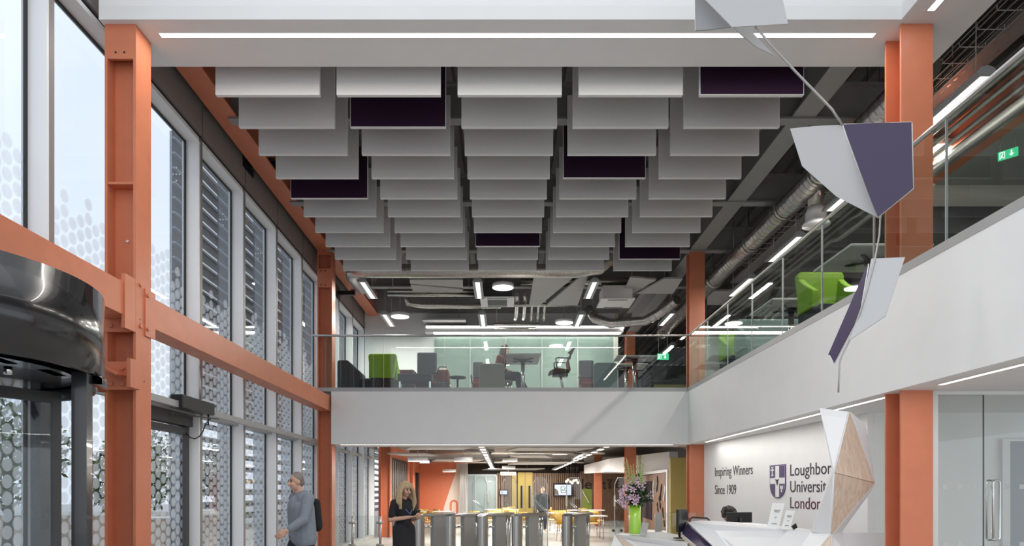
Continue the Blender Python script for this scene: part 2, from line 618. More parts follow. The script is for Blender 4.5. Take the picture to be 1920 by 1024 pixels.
# lettered reception wall and the wall behind the glazed room
A0, B0 = Vector((4.37, 14.95, 0)), Vector((4.77, 8.97, 0))
uw = (B0 - A0).normalized()
nw = uw.cross(Vector((0, 0, 1))).normalized()     # faces the hall
wr_ = MB()
wr_.slab([A0, B0, B0 + Vector((0, 0, ZB0)), A0 + Vector((0, 0, ZB0))], 0.1)
struct('wall_reception', wr_, M_WHITE, 'white reception wall carrying the lettering', 'wall')
struct('wall_back_room', MB().box(4.86, 9.0, 8.97, 9.07, 0, ZB0), M_WHITE, 'white back wall of the glazed room beside the right column', 'wall')

# upper back wall and side walls
struct('wall_upper_back', MB().box(-4.2, 3.31, 20.5, 20.6, ZFL, 6.87), M_WHITE, 'white upper wall at the far end behind the balustrade', 'wall')
struct('beam_upper_back', MB().box(-4.2, 3.4, 20.42, 20.62, 6.87, ZDECK), M_STEELG, 'grey beam over the far upper wall', 'beam')
struct('wall_corridor', MB().box(3.31, 3.41, 20.5, 33, ZFL, 6.87), M_CREAM, 'cream side wall of the upper corridor', 'wall')
struct('wall_upper_end', MB().box(3.4, 9.0, 33, 33.1, ZFL, ZDECK), M_DARK, 'dark end wall of the upper corridor', 'wall')
struct('wall_right_upper', MB().box(8.9, 9.0, -1, 34, ZFL, ZDECK), M_GREYW, 'grey far wall of the upper right floor', 'wall')
struct('wall_olive', MB().box(5.7, 7.6, 26, 26.15, ZFL, 5.6), M_OLIVE, 'olive green wall at the end of the upper corridor', 'wall')
struct('wall_grey_core', MB().box(5.3, 6.5, 19.2, 19.35, ZFL, 6.1), M_GREYW, 'grey wall block on the upper right floor beyond the tables', 'wall')
# lowered ceiling and wall at far right of the upper floor
struct('ceiling_lowered', MB().box(6.3, 8.9, 1, 10.0, EYE + 4.5, EYE + 4.56), M_GREYW, 'grey lowered ceiling carrying the exit sign', 'ceiling')
struct('wall_upper_right_end', MB().box(6.0, 8.9, 10.0, 10.1, EYE + 4.17, EYE + 4.9), M_CREAM, 'cream upper part of the wall under the lowered ceiling', 'wall')
struct('wall_upper_right_dado', MB().box(6.0, 8.9, 9.96, 10.1, ZFL, EYE + 4.17), M_DARK, 'dark lower part of the wall under the lowered ceiling', 'wall')

# ---------------------------------------------------------------- steel frame
def h_column(label, x0, x1, y0, y1, z0, z1, web, holes=()):
    """H section; web 'x': flanges are the left and right faces, web 'y': flanges are front and back"""
    t = thing('steel_column', label, 'column', ((x0 + x1) / 2, (y0 + y1) / 2, z0), kind='structure')
    ft = 0.028
    if web == 'x':
        MB().box(x0, x0 + ft, y0, y1, z0, z1).build('flange', M_ORANGE, t)
        MB().box(x1 - ft, x1, y0, y1, z0, z1).build('flange', M_ORANGE, t)
        MB().box(x0 + ft, x1 - ft, (y0 + y1) / 2 - 0.01, (y0 + y1) / 2 + 0.01, z0, z1).build('web', M_ORANGE, t)
    else:
        MB().box(x0, x1, y0, y0 + ft, z0, z1).build('flange', M_ORANGE, t, 0.004)
        MB().box(x0, x1, y1 - ft, y1, z0, z1).build('flange', M_ORANGE, t)
        MB().box((x0 + x1) / 2 - 0.01, (x0 + x1) / 2 + 0.01, y0 + ft, y1 - ft, z0, z1).build('web', M_ORANGE, t)
    return t


def bolts(par, pts, axis, r=0.017, l=0.02, m=None, name='bolt'):
    for p in pts:
        p = Vector(p)
        d = {'x': Vector((l, 0, 0)), 'y': Vector((0, -l, 0)), 'z': Vector((0, 0, -l))}[axis]
        MB().tube([p, p + d], r, 6).build(name, m or M_ORANGE, par)


CL, CR = (-4.10, -3.78), (4.06, 4.39)
c1 = h_column('orange steel column beside the revolving door', *CL, 7.0, 7.3, 0, ZS, 'x')
x0, x1 = CL
MB().box(x0 + 0.028, x1 - 0.028, 7.0, 7.03, Z(110, 7), ZS).build('cap_plate', M_ORANGE, c1)
bolts(c1, [(X(217, 7), 7.0, Z(98, 7)), (X(233, 7), 7.0, Z(98, 7))], 'y', 0.012, 0.002, M_BLACK, 'bolt_hole')
for py in (345, 612 - 0):
    MB().box(x0 + 0.028, x1 - 0.028, 7.005, 7.14, Z(py, 7), Z(py, 7) + 0.025).build('stiffener', M_ORANGE, c1)
MB().tube([(X(241, 7.15), 7.14, Z(454, 7.15)), (X(241, 7.15), 7.125, Z(454, 7.15))], 0.014, 8).build('bolt', M_TRIM, c1)
# bolted brackets on the column
for (ya, yb, pr) in ((521, 621, 253), (677, 730, 263)):
    za, zb = Z(yb, 6.95), Z(ya, 6.95)
    MB().box(-4.09, X(pr - 8, 6.95), 6.975, 6.998, za, zb).build('bracket_plate', M_ORANGE, c1)
    MB().box(X(pr - 10, 6.95), X(pr - 7, 6.95) + 0.02, 6.80, 6.998, za, zb).build('bracket_plate', M_ORANGE, c1)
    MB().slab([(-4.05, 6.80, zb - 0.06), (-3.86, 6.80, zb - 0.22 if ya < 600 else zb - 0.15), (-3.86, 6.97, zb - 0.22 if ya < 600 else zb - 0.15), (-4.05, 6.97, zb - 0.06)], 0.02).build('gusset', M_ORANGE, c1)
    bolts(c1, [(-4.02, 6.975, za + 0.06), (-3.90, 6.975, za + 0.06), (-3.90, 6.975, zb - 0.07)], 'y', 0.022, 0.022)
# splice plate on the column's hall face
MB().box(-3.78, -3.765, 7.16, 7.36, Z(631, 7.2), Z(543, 7.2)).build('splice_plate', M_ORANGE, c1)
bolts(c1, [(-3.765, 7.2, Z(555, 7.2)), (-3.765, 7.2, Z(618, 7.2)), (-3.78, 7.08, Z(536, 7.1)), (-3.78, 7.08, Z(613, 7.1))], 'x', 0.02, 0.02)
bolts(c1, [(-3.78, 7.08 + 0.1 * i, Z(600 + 8 * j, 7.1)) for i in range(2) for j in range(2)] + [(-3.78, 7.08, Z(713, 7.1)), (-3.78, 7.16, Z(714, 7.1))], 'x', 0.011, 0.001, M_BLACK, 'bolt_hole')

c2 = h_column('orange steel column where the far balustrade meets the facade', *CL, 14.95, 15.25, 0, ZBEAM, 'x')
for (ya, yb) in ((503, 539),):
    MB().box(x0 + 0.028, x1 - 0.028, 14.95, 14.98, Z(yb, 14.95), Z(ya, 14.95)).build('bracket_plate', M_ORANGE, c2)
    bolts(c2, [(X(xx, 14.95), 14.95, Z(yy, 14.95)) for xx in (602, 610) for yy in (508, 534)], 'y', 0.014, 0.003, M_BLACK, 'bolt_hole')
MB().box(x0 + 0.028, x1 - 0.028, 14.95, 14.98, Z(478, 14.95), ZBEAM).build('cap_plate', M_ORANGE, c2)
h_column('orange steel column of the ground floor facade beyond the glass screens', *CL, 22.6, 22.9, 0, 3.33, 'x')
cr = h_column('tall orange steel column in front of the glazed room', *CR, 6.99, 7.29, 0, ZS, 'y')
h_column('orange steel column at the inner corner of the white balcony', *CR, 14.95, 15.25, 0, ZBEAM, 'y')
h_column('orange steel column in the upper corridor behind the high tables', 4.02, 4.33, 22.6, 22.9, ZFL, ZBEAM, 'y')
h_column('orange steel column behind the flower vase', 4.02, 4.36, 22.6, 22.9, 0, 3.33, 'y')
h_column('orange steel column beside the wooden lettered wall', 4.02, 4.34, 30.4, 30.7, 0, 3.33, 'y')


def i_beam(name, label, mt, x0, x1, y0, y1, zb, hh, along='y'):
    t = thing(name, label, 'beam', ((x0 + x1) / 2, (y0 + y1) / 2, zb), kind='structure')
    f = 0.03
    MB().box(x0, x1, y0, y1, zb, zb + f).build('flange', mt, t)
    MB().box(x0, x1, y0, y1, zb + hh - f, zb + hh).build('flange', mt, t)
    if along == 'y':
        xm = (x0 + x1) / 2
        MB().box(xm - 0.012, xm + 0.012, y0, y1, zb + f, zb + hh - f).build('web', mt, t)
    else:
        ym = (y0 + y1) / 2
        MB().box(x0, x1, ym - 0.012, ym + 0.012, zb + f, zb + hh - f).build('web', mt, t)
    return t


i_beam('edge_beam', 'orange steel edge beam above the facade windows', M_ORANGE, *CL, 7.3, 22.6, ZBEAM, 0.62)
i_beam('main_beam', 'grey steel beam along the right edge of the baffles', M_STEELG, *CR, 7.3, 22.6, ZBEAM, 0.66)
for i, yb in enumerate((9.72, 12.50, 14.98)):
    i_beam('cross_beam', 'grey steel cross beam over the baffles, %s from the white soffit' % ordinal(i), M_STEELG, -3.9, 8.9, yb - 0.09, yb + 0.09, EYE + 5.27, 0.52, 'x')
i_beam('cross_beam', 'grey steel cross beam over the round pendants at the back', M_STEELG, -3.9, 8.9, 17.5, 17.7, EYE + 5.27, 0.52, 'x')
i_beam('far_beam', 'orange steel beam beside the lowered ceiling at far right', M_ORANGE, 6.05, 6.3, 1.0, 9.95, EYE + 4.5, 0.5)
# rail halfway up the facade
rl = thing('facade_rail', 'orange steel rail halfway up the facade', 'rail', (-3.94, 11, EYE + 1.77), kind='structure')
MB().box(-4.07, -3.80, 7.31, 14.93, EYE + 1.77, EYE + 2.10).build('rail_length', M_ORANGE, rl, 0.006)
MB().box(-4.07, -3.80, 2.0, 6.97, EYE + 1.77, EYE + 2.10).build('rail_length', M_ORANGE, rl, 0.006)
MB().box(-4.07, -3.95, 5.6, 6.4, EYE + 2.10, EYE + 2.17).build('cleat', M_ORANGE, rl)
MB().box(-4.15, -4.08, 7.25, 14.9, EYE + 1.065, EYE + 1.145).build('lower_rail', M_GREYFR, rl)

# ---------------------------------------------------------------- facade windows
YL = [4.72, 6.30, 7.86, 9.44, 11.02, 12.60, 14.18, 15.76, 17.34, 18.92, 20.50, 22.08]
ZH = 6.356
for k in range(len(YL) - 1):
    ya, yb = YL[k] + 0.1, YL[k + 1]
    w = thing('window_%d' % (k + 1), 'tall facade window with printed dots, %s bay from the entrance' % ordinal(k), 'window', (XG, (ya + yb) / 2, 0), kind='structure')
    # the panes keep the facade's own coordinates so that the printed dots run on
    def pane(y0, y1, z0, z1, nm='glass_pane'):
        o = MB().box(XG - 0.012, XG + 0.012, y0, y1, z0, z1).build(nm, M_WGLASS, None)
        o.parent = w
        o.matrix_parent_inverse = Matrix.Translation(-Vector(w.location))
        return o
    pane(ya, yb, 2.64, ZH)
    if k != 2:
        pane(ya, yb, 0.12, 2.57)
        MB().box(XG - 0.03, XC, ya, yb, 0, 0.12).build('sill', M_GREYFR, w)
    if k > 0:
        MB().box(XG - 0.03, XG + 0.14, ya, yb, 2.57, 2.64).build('transom', M_GREYFR, w)
    MB().box(XG - 0.03, XC - 0.004, yb, yb + 0.03, 0, ZH).build('jamb', M_FRAME, w)
    MB().box(XG - 0.03, XC, yb + 0.03, yb + 0.10, 0, ZH + 0.05).build('mullion', M_BROWN, w)
    MB().box(XG - 0.03, XC - 0.004, ya, yb, ZH, ZH + 0.05).build('head', M_FRAME, w)
    MB().box(XG + 0.012, XG + 0.03, yb - 0.035, yb, 0.12, ZH).build('gasket', M_BLACK, w)
    MB().box(XG + 0.012, XG + 0.03, ya, yb - 0.035, ZH - 0.03, ZH).build('gasket', M_BLACK, w)
    # glass fin outside, held at its top by five discs
    if k > 1:
        f = MB().box(-4.68, -4.48, yb + 0.10, yb + 0.12, 0.1, ZH + 0.2).build('outer_fin', M_FIN, None)
        f.parent = w
        f.matrix_parent_inverse = Matrix.Translation(-Vector(w.location))
    if 1 < k < 5:
        for (dx, dz) in ((0, 0), (-0.045, 0), (0.045, 0), (0, 0.09), (0, -0.09)):
            MB().tube([(-4.58 + dx, yb + 0.10, ZH - 0.42 + dz), (-4.58 + dx, yb + 0.085, ZH - 0.42 + dz)], 0.012, 8).build('fixing_disc', M_FRAME, w)
wl = thing('wall_left', 'brown cladding band above the facade windows', 'wall', (XC, 12, ZH), kind='structure')
for k in range(len(YL) - 1):
    ya, yb = YL[k] + 0.1, YL[k + 1] + 0.1
    if ya > 20.6:
        continue
    MB().box(XC - 0.06, XC, ya + 0.022, yb - 0.022, ZH + 0.115, 7.6).build('cladding_panel', M_BROWN, wl)
MB().box(XC - 0.10, XC - 0.03, YL[0], 20.6, ZH + 0.05, 7.62).build('joint_backing', M_BROWND, wl)
MB().box(XG - 0.05, XC - 0.1, YL[0], 22.1, ZH + 0.05, 9.6).build('outer_cladding', M_BROWN, wl)
tag(MB().box(XC - 0.1, XC + 0.02, 20.62, 22.6, 2.9, 3.34).build('trim_1', M_BROWN), 'brown head trim over the far ground floor windows', 'trim', None, 'structure')
# black openings with actuators in the cladding
for i, (ya, yb, zz, lb) in enumerate(((11.0, 11.45, 6.92, 'black window actuator sticking out of the cladding beside the second baffle rows'), (17.0, 17.5, 6.55, 'black window actuator on the cladding at the far end of the upper floor'))):
    t = thing('window_actuator', lb, 'actuator', (XC, ya, zz))
    MB().box(XC, XC + 0.012, ya, yb, zz - 0.16, zz + 0.16).build('opening_plate', M_BLACK, t)
    MB().box(XC + 0.012, XC + 0.42, ya + 0.28, ya + 0.38, zz - 0.05, zz + 0.05).build('arm', M_BLACK, t)
    MB().box(XC + 0.34, XC + 0.44, ya + 0.20, ya + 0.40, zz + 0.05, zz + 0.07).build('clamp', M_DARK, t)

# side door in the third bay
d1 = thing('door_1', 'dark framed glass side door right of the near orange column', 'door', (XG + 0.05, 8.6, 0), kind='structure')
ya, yb = 7.96, 9.44
MB().box(XG - 0.02, XG + 0.16, ya, yb, 2.56, 2.70).build('header', M_GREYFR, d1)
MB().box(XG - 0.02, XG + 0.12, ya, yb, 2.40, 2.56).build('operator_box', M_DARK, d1)
for (a, b) in ((ya, ya + 0.09), (yb - 0.09, yb)):
    MB().box(XG - 0.02, XG + 0.07, a, b, 0, 2.40).build('door_stile', M_DARK, d1)
MB().box(XG - 0.02, XG + 0.07, ya + 0.09, yb - 0.09, 2.29, 2.38).build('door_rail', M_DARK, d1)
MB().box(XG - 0.02, XG + 0.07, ya + 0.09, yb - 0.09, 0, 0.12).build('door_rail', M_DARK, d1)
o = MB().box(XG + 0.0, XG + 0.02, ya + 0.09, yb - 0.09, 0.12, 2.29).build('door_pane', M_WGLASS, None)
o.parent = d1
o.matrix_parent_inverse = Matrix.Translation(-Vector(d1.location))
MB().box(-4.19, -4.03, 8.55, 9.50, Z(775, 9.2), Z(752, 9.2)).build('closer_box', M_BLACK, d1, 0.01)
MB().tube([(-4.10, 9.45, Z(775, 9.3)), (-4.10, 9.45, Z(795, 9.3))], 0.012, 8).tube([(-4.12, 8.4, Z(785, 9)), (-4.06, 9.7, Z(783, 9.5))], 0.010, 8).build('closer_arm', M_BLACK, d1)
cab = [Vector((-4.08, 9.5, Z(783, 9.4)))] + [at(388 - 22 * (1 - math.cos(q)) - 2, 783 + 40 * math.sin(q), 9.35) for q in (0.3, 0.7, 1.1, 1.5, 1.9, 2.3, 2.7)]
MB().tube(cab, 0.008, 6).build('cable', M_BLACK, d1)
MB().tube([(-4.2, 9.42, 2.75), (-4.2, 9.42, 3.25)], 0.014, 8).build('conduit', M_PIPE, d1)

# revolving door
RC = Vector((-4.16, 4.73))
rd = thing('revolving_door', 'black drum revolving door at the left edge', 'door', (RC.x, RC.y, 0))
MB().lathe([(1.16, 2.36), (1.2, 2.36), (1.2, 2.985), (0.0, 2.985)], (RC.x, RC.y, 0), 72).build('drum', M_DRUM, rd)
MB().lathe([(0.0, 2.42), (1.16, 2.42), (1.16, 2.36), (1.02, 2.36), (1.02, 2.44)], (RC.x, RC.y, 0), 64).build('canopy', M_DARK, rd)
for (a0, a1) in ((11, 80), (150, 215), (250, 268)):
    MB().lathe([(1.12, 0.05), (1.12, 2.36)], (RC.x, RC.y, 0), 24, math.radians(a0), math.radians(a1)).build('curved_pane', M_DGLASS, rd)
    MB().lathe([(1.10, 0.0), (1.14, 0.0), (1.14, 0.10), (1.10, 0.10), (1.10, 0.0)], (RC.x, RC.y, 0), 24, math.radians(a0), math.radians(a1)).build('bottom_rail', M_DARK, rd)
    MB().lathe([(1.09, 2.27), (1.14, 2.27), (1.14, 2.36), (1.09, 2.36), (1.09, 2.27)], (RC.x, RC.y, 0), 24, math.radians(a0), math.radians(a1)).build('top_rail', M_DARK, rd)
for a in (11, 80, 215):
    a = math.radians(a)
    MB().obox((RC.x + 1.12 * math.cos(a), RC.y + 1.12 * math.sin(a), 1.18), (0.10, 0.10, 2.36), (0, 0, a)).build('post', M_DRUM, rd)
MB().tube([(RC.x, RC.y, 0), (RC.x, RC.y, 2.4)], 0.06, 16).build('centre_shaft', M_GREYFR, rd)
for a in (-25, 65, 155, 245):
    a = math.radians(a)
    ca, sa = math.cos(a), math.sin(a)
    wg = MB().obox((RC.x + 0.56 * ca, RC.y + 0.56 * sa, 1.2), (0.9, 0.012, 2.1), (0, 0, a)).build('wing_pane', M_DGLASS, rd)
    for (r, s_) in ((1.03, 0.07), (0.12, 0.07)):
        MB().obox((RC.x + r * ca, RC.y + r * sa, 1.19), (s_, 0.045, 2.28), (0, 0, a)).build('wing_stile', M_DARK, rd)
    for zz in (0.09, 2.28):
        MB().obox((RC.x + 0.57 * ca, RC.y + 0.57 * sa, zz), (0.86, 0.045, 0.09), (0, 0, a)).build('wing_rail', M_DARK, rd)
for (qx, qy) in ((-3.28, 4.44), (-3.26, 4.92)):
    MB().obox((qx, qy, 2.385), (0.10, 0.30, 0.05), (0, 0, 0.15)).build('sensor', M_BLACK, rd, 0.008)
MB().tube([at(15, 702, 4.4) + Vector((0, 0, 0.05)), at(15, 702, 4.4)], 0.025, 14).build('canopy_spot', M_CHROME, rd)
MB().lathe([(1.06, 2.30), (1.22, 2.30), (1.22, 2.36), (1.06, 2.36), (1.06, 2.30)], (RC.x, RC.y, 0), 20, math.radians(16), math.radians(38)).build('sensor_cover', M_DRUM, rd)

# ---------------------------------------------------------------- baffles
ROWY = [7.953 + 0.6993 * k for k in range(10)]
COLX = [0.06 + 1.411 * (c - 2) for c in range(5)]
PURP = {(1, 1), (0, 4), (4, 0), (3, 3), (7, 2), (8, 4)}
ZB = EYE + 4.63
def baffle(m, nm):
    t = tag(MB().box(-0.600, 0.600, -0.024, 0.024, 0.006, 0.812).build(nm, m), 'x', 'baffle')
    MB().box(-0.606, 0.606, -0.026, 0.026, 0, 0.006).box(-0.606, -0.600, -0.026, 0.026, 0.006, 0.812).box(0.600, 0.606, -0.026, 0.026, 0.006, 0.812).build('edge_trim', M_TRIM, t)
    for s_ in (-0.45, 0.45):
        MB().tube([(s_, 0, 0.812), (s_, 0, ZDECK - ZB + 0.10)], 0.004, 5).build('hanger_wire', M_PIPE, t)
    return t
pg, pp = None, None
COLW = ['the column nearest the facade', 'the second column from the facade', 'the middle column', 'the second column from the grey beam', 'the column nearest the grey beam']
for r in range(10):
    for c in range(5):
        pur = (r, c) in PURP
        lab = ('dark purple' if pur else 'pale grey') + ' felt ceiling baffle in ' + COLW[c] + ', ' + ordinal(r) + ' row'
        loc = (COLX[c], ROWY[r] + 0.026, ZB)
        src = pp if pur else pg
        if src is None:
            src = baffle(M_PURPLE if pur else M_FELT, 'acoustic_baffle')
            src.location = loc
            if pur:
                pp = src
            else:
                pg = src
            o = src
        else:
            o = dup(src, loc)
        o['label'] = lab
        o['group'] = 'purple felt baffles' if pur else 'grey felt baffles'
for i, xx in enumerate((COLX[0] + 0.705, COLX[1] + 0.705, COLX[2] + 0.705, COLX[3] + 0.705)):
    t = thing('strut_channel', 'slotted steel channel above the gap between baffle columns, %s from the facade' % ordinal(i), 'channel', (xx, 8, EYE + 5.62))
    MB().box(xx - 0.02, xx + 0.02, 7.75, 15.0, EYE + 5.80, EYE + 5.805).box(xx - 0.02, xx - 0.016, 7.75, 15.0, EYE + 5.805, EYE + 5.85).box(xx + 0.016, xx + 0.02, 7.75, 15.0, EYE + 5.805, EYE + 5.85).build('channel', M_PIPE, t)

# strip lights in the soffits
def strip(label, pts, name='strip_light'):
    x0, x1, y0, y1, z = pts
    t = thing(name, label, 'light', ((x0 + x1) / 2, (y0 + y1) / 2, z))
    MB().box(x0, x1, y0, y1, z - 0.003, z).build('diffuser', G_STRIP, t)
    e = 0.012
    MB().box(x0 - e, x0, y0 - e, y1 + e, z - 0.005, z).box(x1, x1 + e, y0 - e, y1 + e, z - 0.005, z).box(x0, x1, y0 - e, y0, z - 0.005, z).box(x0, x1, y1, y1 + e, z - 0.005, z).build('frame', M_TRIM, t)
    return t


strip('long recessed strip light across the white soffit above the baffles', (X(300, 7.16), X(1640, 7.16), 7.135, 7.20, ZS))
strip('recessed strip light in the soffit limb at the upper right corner', (4.21, 4.28, 0.6, 6.80, ZS))
strip('thin ceiling strip light washing the lettered reception wall', (4.16, 4.215, 7.45, 14.2, ZB0))
strip('thin ceiling strip light in front of the glazed room', (4.20, 4.255, 3.0, 6.62, ZB0))
strip('thin strip light along the bottom edge of the far white band', (-3.6, 3.7, 14.96, 15.02, ZB0))

# ---------------------------------------------------------------- balustrades
bf = thing('glass_balustrade', 'frameless glass balustrade with steel rail across the far upper floor', 'balustrade', (0.1, 14.88, ZB1))
MB().box(-4.1, 3.99, 14.85, 14.93, ZB1, ZB1 + 0.085).build('base_shoe', M_SHOE, bf)
np_ = 6
for i in range(np_):
    a = -3.95 + (3.95 + 3.97) * i / np_
    b = -3.95 + (3.95 + 3.97) * (i + 1) / np_
    MB().box(a + 0.006, b - 0.006, 14.882, 14.898, ZB1 + 0.05, 4.90).build('glass_pane', M_GLASS, bf)
    MB().box(b - 0.006, b - 0.003, 14.88, 14.90, ZB1 + 0.085, 4.90).build('pane_edge', M_GREYFR, bf)
MB().tube([(-4.2, 14.89, 4.915), (4.03, 14.89, 4.915)], 0.024, 14).build('handrail', M_BRUSH, bf)
br = thing('glass_balustrade', 'frameless glass balustrade with steel rail along the right upper floor', 'balustrade', (4.02, 8, ZB1))
MB().box(3.985, 4.06, 0.5, 14.85, ZB1, ZB1 + 0.085).build('base_shoe', M_SHOE, br)
yy = 14.85
ed = [14.85] + [13.51 - 1.217 * i for i in range(9)]
for a, b in zip(ed[1:], ed[:-1]):
    MB().box(4.012, 4.028, a + 0.006, b - 0.006, ZB1 + 0.05, 4.90).build('glass_pane', M_GLASS, br)
    MB().box(4.008, 4.032, a - 0.003, a + 0.004, ZB1 + 0.085, 4.90).build('pane_edge', M_GREYFR, br)
MB().tube([(4.02, 14.80, 4.915), (4.02, 2.0, 4.915)], 0.024, 14).build('handrail', M_BRUSH, br)

# ================================================================ SERVICES OVER THE UPPER FLOOR
def linear_proto():
    t = thing('linear_light', 'x', 'light', (0, 0, 0))
    MB().prism([(-0.11, 0), (0.11, 0), (0.10, 0.045), (0.06, 0.085), (0, 0.10), (-0.06, 0.085), (-0.10, 0.045)], 'y', -0.68, 0.68).build('housing', M_LGREY, t)
    MB().box(-0.05, 0.05, -0.64, 0.64, -0.004, 0).build('lens', G_LINEAR, t)
    for s_ in (-0.5, 0.5):
        MB().tube([(0, s_, 0.1), (0, s_, 1.68)], 0.006, 6).build('hanger_rod', M_PIPE, t)
    return t


LIN = [(5.2, 8.03, 4.5, 'slim linear light behind the tall right column'), (5.2, 10.28, 4.5, 'slim linear light behind the hanging sculpture'),
       (5.2, 12.68, 4.5, 'slim linear light beside the spiral duct, above the long handrail'), (5.2, 15.03, 4.5, 'slim linear light above the handrail beyond the spiral duct'),
       (-3.2, 16.0, 4.72, 'slim linear light near the facade, nearer of two in line'), (-3.2, 18.8, 4.72, 'slim linear light near the facade, farther of two in line'),
       (-0.61, 16.0, 4.72, 'slim linear light left of the middle round pendant, nearer one'), (-0.6, 18.8, 4.72, 'slim linear light beside the white wall, below the cassette unit'),
       (2.03, 16.0, 4.72, 'slim linear light right of the split grey ceiling raft'), (2.05, 18.8, 4.72, 'slim linear light right of the farthest round pendant'),
       (4.44, 18.7, 4.72, 'slim linear light left of the balcony corner column, deep in the corridor'),
       (5.6, 23.4, 4.9, 'added slim linear light that brightens the olive wall in the upper corridor')]  # last entry is an added fitting, put in to brighten the corridor
p0 = None
for (xx, yy, h, lb) in LIN:
    loc = (xx, yy, EYE + h)
    if p0 is None:
        p0 = linear_proto()
        p0.location = loc
        p0['label'] = lb
        p0['group'] = 'slim linear lights over the upper floor'
    else:
        dup(p0, loc, 0, lb, 'slim linear lights over the upper floor')
    area('linear_lamp', (xx, yy, EYE + h - 0.01), 0.1, 1.25, P_LINEAR)


def disc_proto(rr, hh, rod):
    t = thing('round_pendant', 'x', 'light', (0, 0, 0))
    MB().lathe([(0, 0.004), (rr - 0.012, 0.004), (rr - 0.012, 0), (rr, 0), (rr, hh), (0, hh)], n=36).build('shade', M_LAMPW, t)
    MB().lathe([(0, -0.002), (rr - 0.014, -0.002), (rr - 0.014, 0.003), (0, 0.003)], n=36).build('diffuser', G_LENS, t)
    MB().tube([(0, 0, hh), (0, 0, hh + rod)], 0.008, 6).build('suspension', M_PIPE, t)
    return t


p1 = None
for (px, Y, h, lb) in ((943, 15.7, 4.7, 'large white round pendant lamp in the middle, nearest over the upper floor'), (750, 18.3, 4.7, 'white round pendant lamp near the facade over the upper floor'),
                       (1058, 18.97, 4.7, 'white round pendant lamp right of the split raft, near the white wall'), (1748, 9.6, 4.78, 'white round pendant lamp half hidden behind the tall right column')):
    loc = (X(px, Y), Y, EYE + h)
    if p1 is None:
        p1 = disc_proto(0.25, 0.085, 1.45)
        p1.location = loc
        p1['label'] = lb
        p1['group'] = 'round pendants over the upper floor'
    else:
        dup(p1, loc, 0, lb, 'round pendants over the upper floor')
    area('pendant_lamp', (loc[0], loc[1], loc[2] - 0.02), 0.44, 0.44, P_DISC, shape='DISK')


def duct(name, label, cat, pts, r, m, seam=0.0, n=16, hang=True):
    t = thing(name, label, cat, pts[0])
    MB().tube(pts, r, n).build('duct_run' if r > 0.06 else 'pipe_run', m, t)
    if seam:
        q = MB()
        for a, b in zip(pts[:-1], pts[1:]):
            a, b = Vector(a), Vector(b)
            L_ = (b - a).length
            k = int(L_ / seam)
            for i in range(1, k):
                c = a + (b - a) * (i / k)
                d = (b - a).normalized() * 0.006
                q.tube([c - d, c + d], r + 0.006, n, True)
        if q.v:
            tag(q.build('seam_ring', m, t), kind='stuff')
    if hang:
        a, b = Vector(pts[0]), Vector(pts[-1])
        for f in (0.06, 0.5, 0.94):
            c = a + (b - a) * f
            MB().tube([(c.x, c.y, c.z + r * 0.9), (c.x, c.y, ZDECK + 0.10)], 0.006, 6).build('hanger_rod', M_PIPE, t)
    return t


e = EYE
t = duct('spiral_duct', 'long silver spiral duct running beside the grey main beam', 'duct', [(4.95, 8.0, e + 5.0), (4.95, 21.5, e + 5.0)], 0.17, M_DUCT, 0.14)
for yy in (10.6, 12.0, 13.6, 16.0):
    MB().tube([(4.95, yy, e + 5.0), (4.95, yy + 0.1, e + 5.0)], 0.20, 18).build('collar', M_DUCT, t)
duct('foil_duct', 'silver foil duct across the upper floor just behind the last baffles', 'duct', [(-3.5, 16.8, e + 5.02), (-3.5, 15.7, e + 4.98), (-3.42, 15.35, e + 4.95), (-3.05, 15.22, e + 4.93), (1.6, 15.22, e + 4.93), (2.1, 15.2, e + 4.99), (2.30, 15.2, e + 5.15), (2.34, 15.2, e + 5.3)], 0.15, M_FOIL, 0, 16)
duct('elbow_duct', 'short foil elbow dropping into the foil duct behind the second baffle column', 'duct', [(-1.9, 15.25, e + 5.7), (-1.92, 15.25, e + 5.35), (-1.80, 15.24, e + 5.14), (-1.6, 15.23, e + 5.06)], 0.12, M_FOIL, 0, 12)
f = MB()
for i in range(15):
    f.tube([(2.34, 15.2, e + 5.3 + i * 0.028), (2.34, 15.2, e + 5.314 + i * 0.028)], [0.13, 0.115], 14)
    f.tube([(2.34, 15.2, e + 5.314 + i * 0.028), (2.34, 15.2, e + 5.328 + i * 0.028)], [0.115, 0.13], 14)
tag(f.build('flexible_duct', M_DUCT), 'ribbed flexible duct standing at the right end of the foil duct', 'duct')
for i, (h, yy, lb) in enumerate(((4.98, 16.9, 'upper'), (4.90, 16.95, 'lower'))):
    duct('insulated_pipe', 'foil wrapped pipe crossing behind the split raft at the facade end, %s of the pair' % lb, 'pipe', [(-2.9, yy, e + h), (-1.8, yy, e + h), (-0.75, yy, e + h)], 0.045, M_FOIL, 0, 10)
duct('insulated_pipe', 'bent foil pipe below the wide grey raft at left', 'pipe', [(-2.6, 17.9, e + 5.2), (-2.55, 18.0, e + 4.97), (-2.2, 18.1, e + 4.95), (-0.1, 18.1, e + 4.95)], 0.075, M_FOIL, 0, 12)
duct('insulated_pipe', 'foil pipe behind the second slim light, above the cream wall', 'pipe', [(-0.3, 19.2, e + 4.72), (1.0, 19.2, e + 4.72)], 0.04, M_FOIL, 0, 10)
duct('insulated_pipe', 'foil pipe just under another one above the white wall', 'pipe', [(-0.3, 19.2, e + 4.60), (0.9, 19.2, e + 4.60)], 0.04, M_FOIL, 0, 10)
duct('insulated_pipe', 'foil pipe over the split raft running to the balcony corner column', 'pipe', [(0.4, 16.9, e + 5.22), (3.8, 16.9, e + 5.22)], 0.09, M_FOIL, 0, 12)
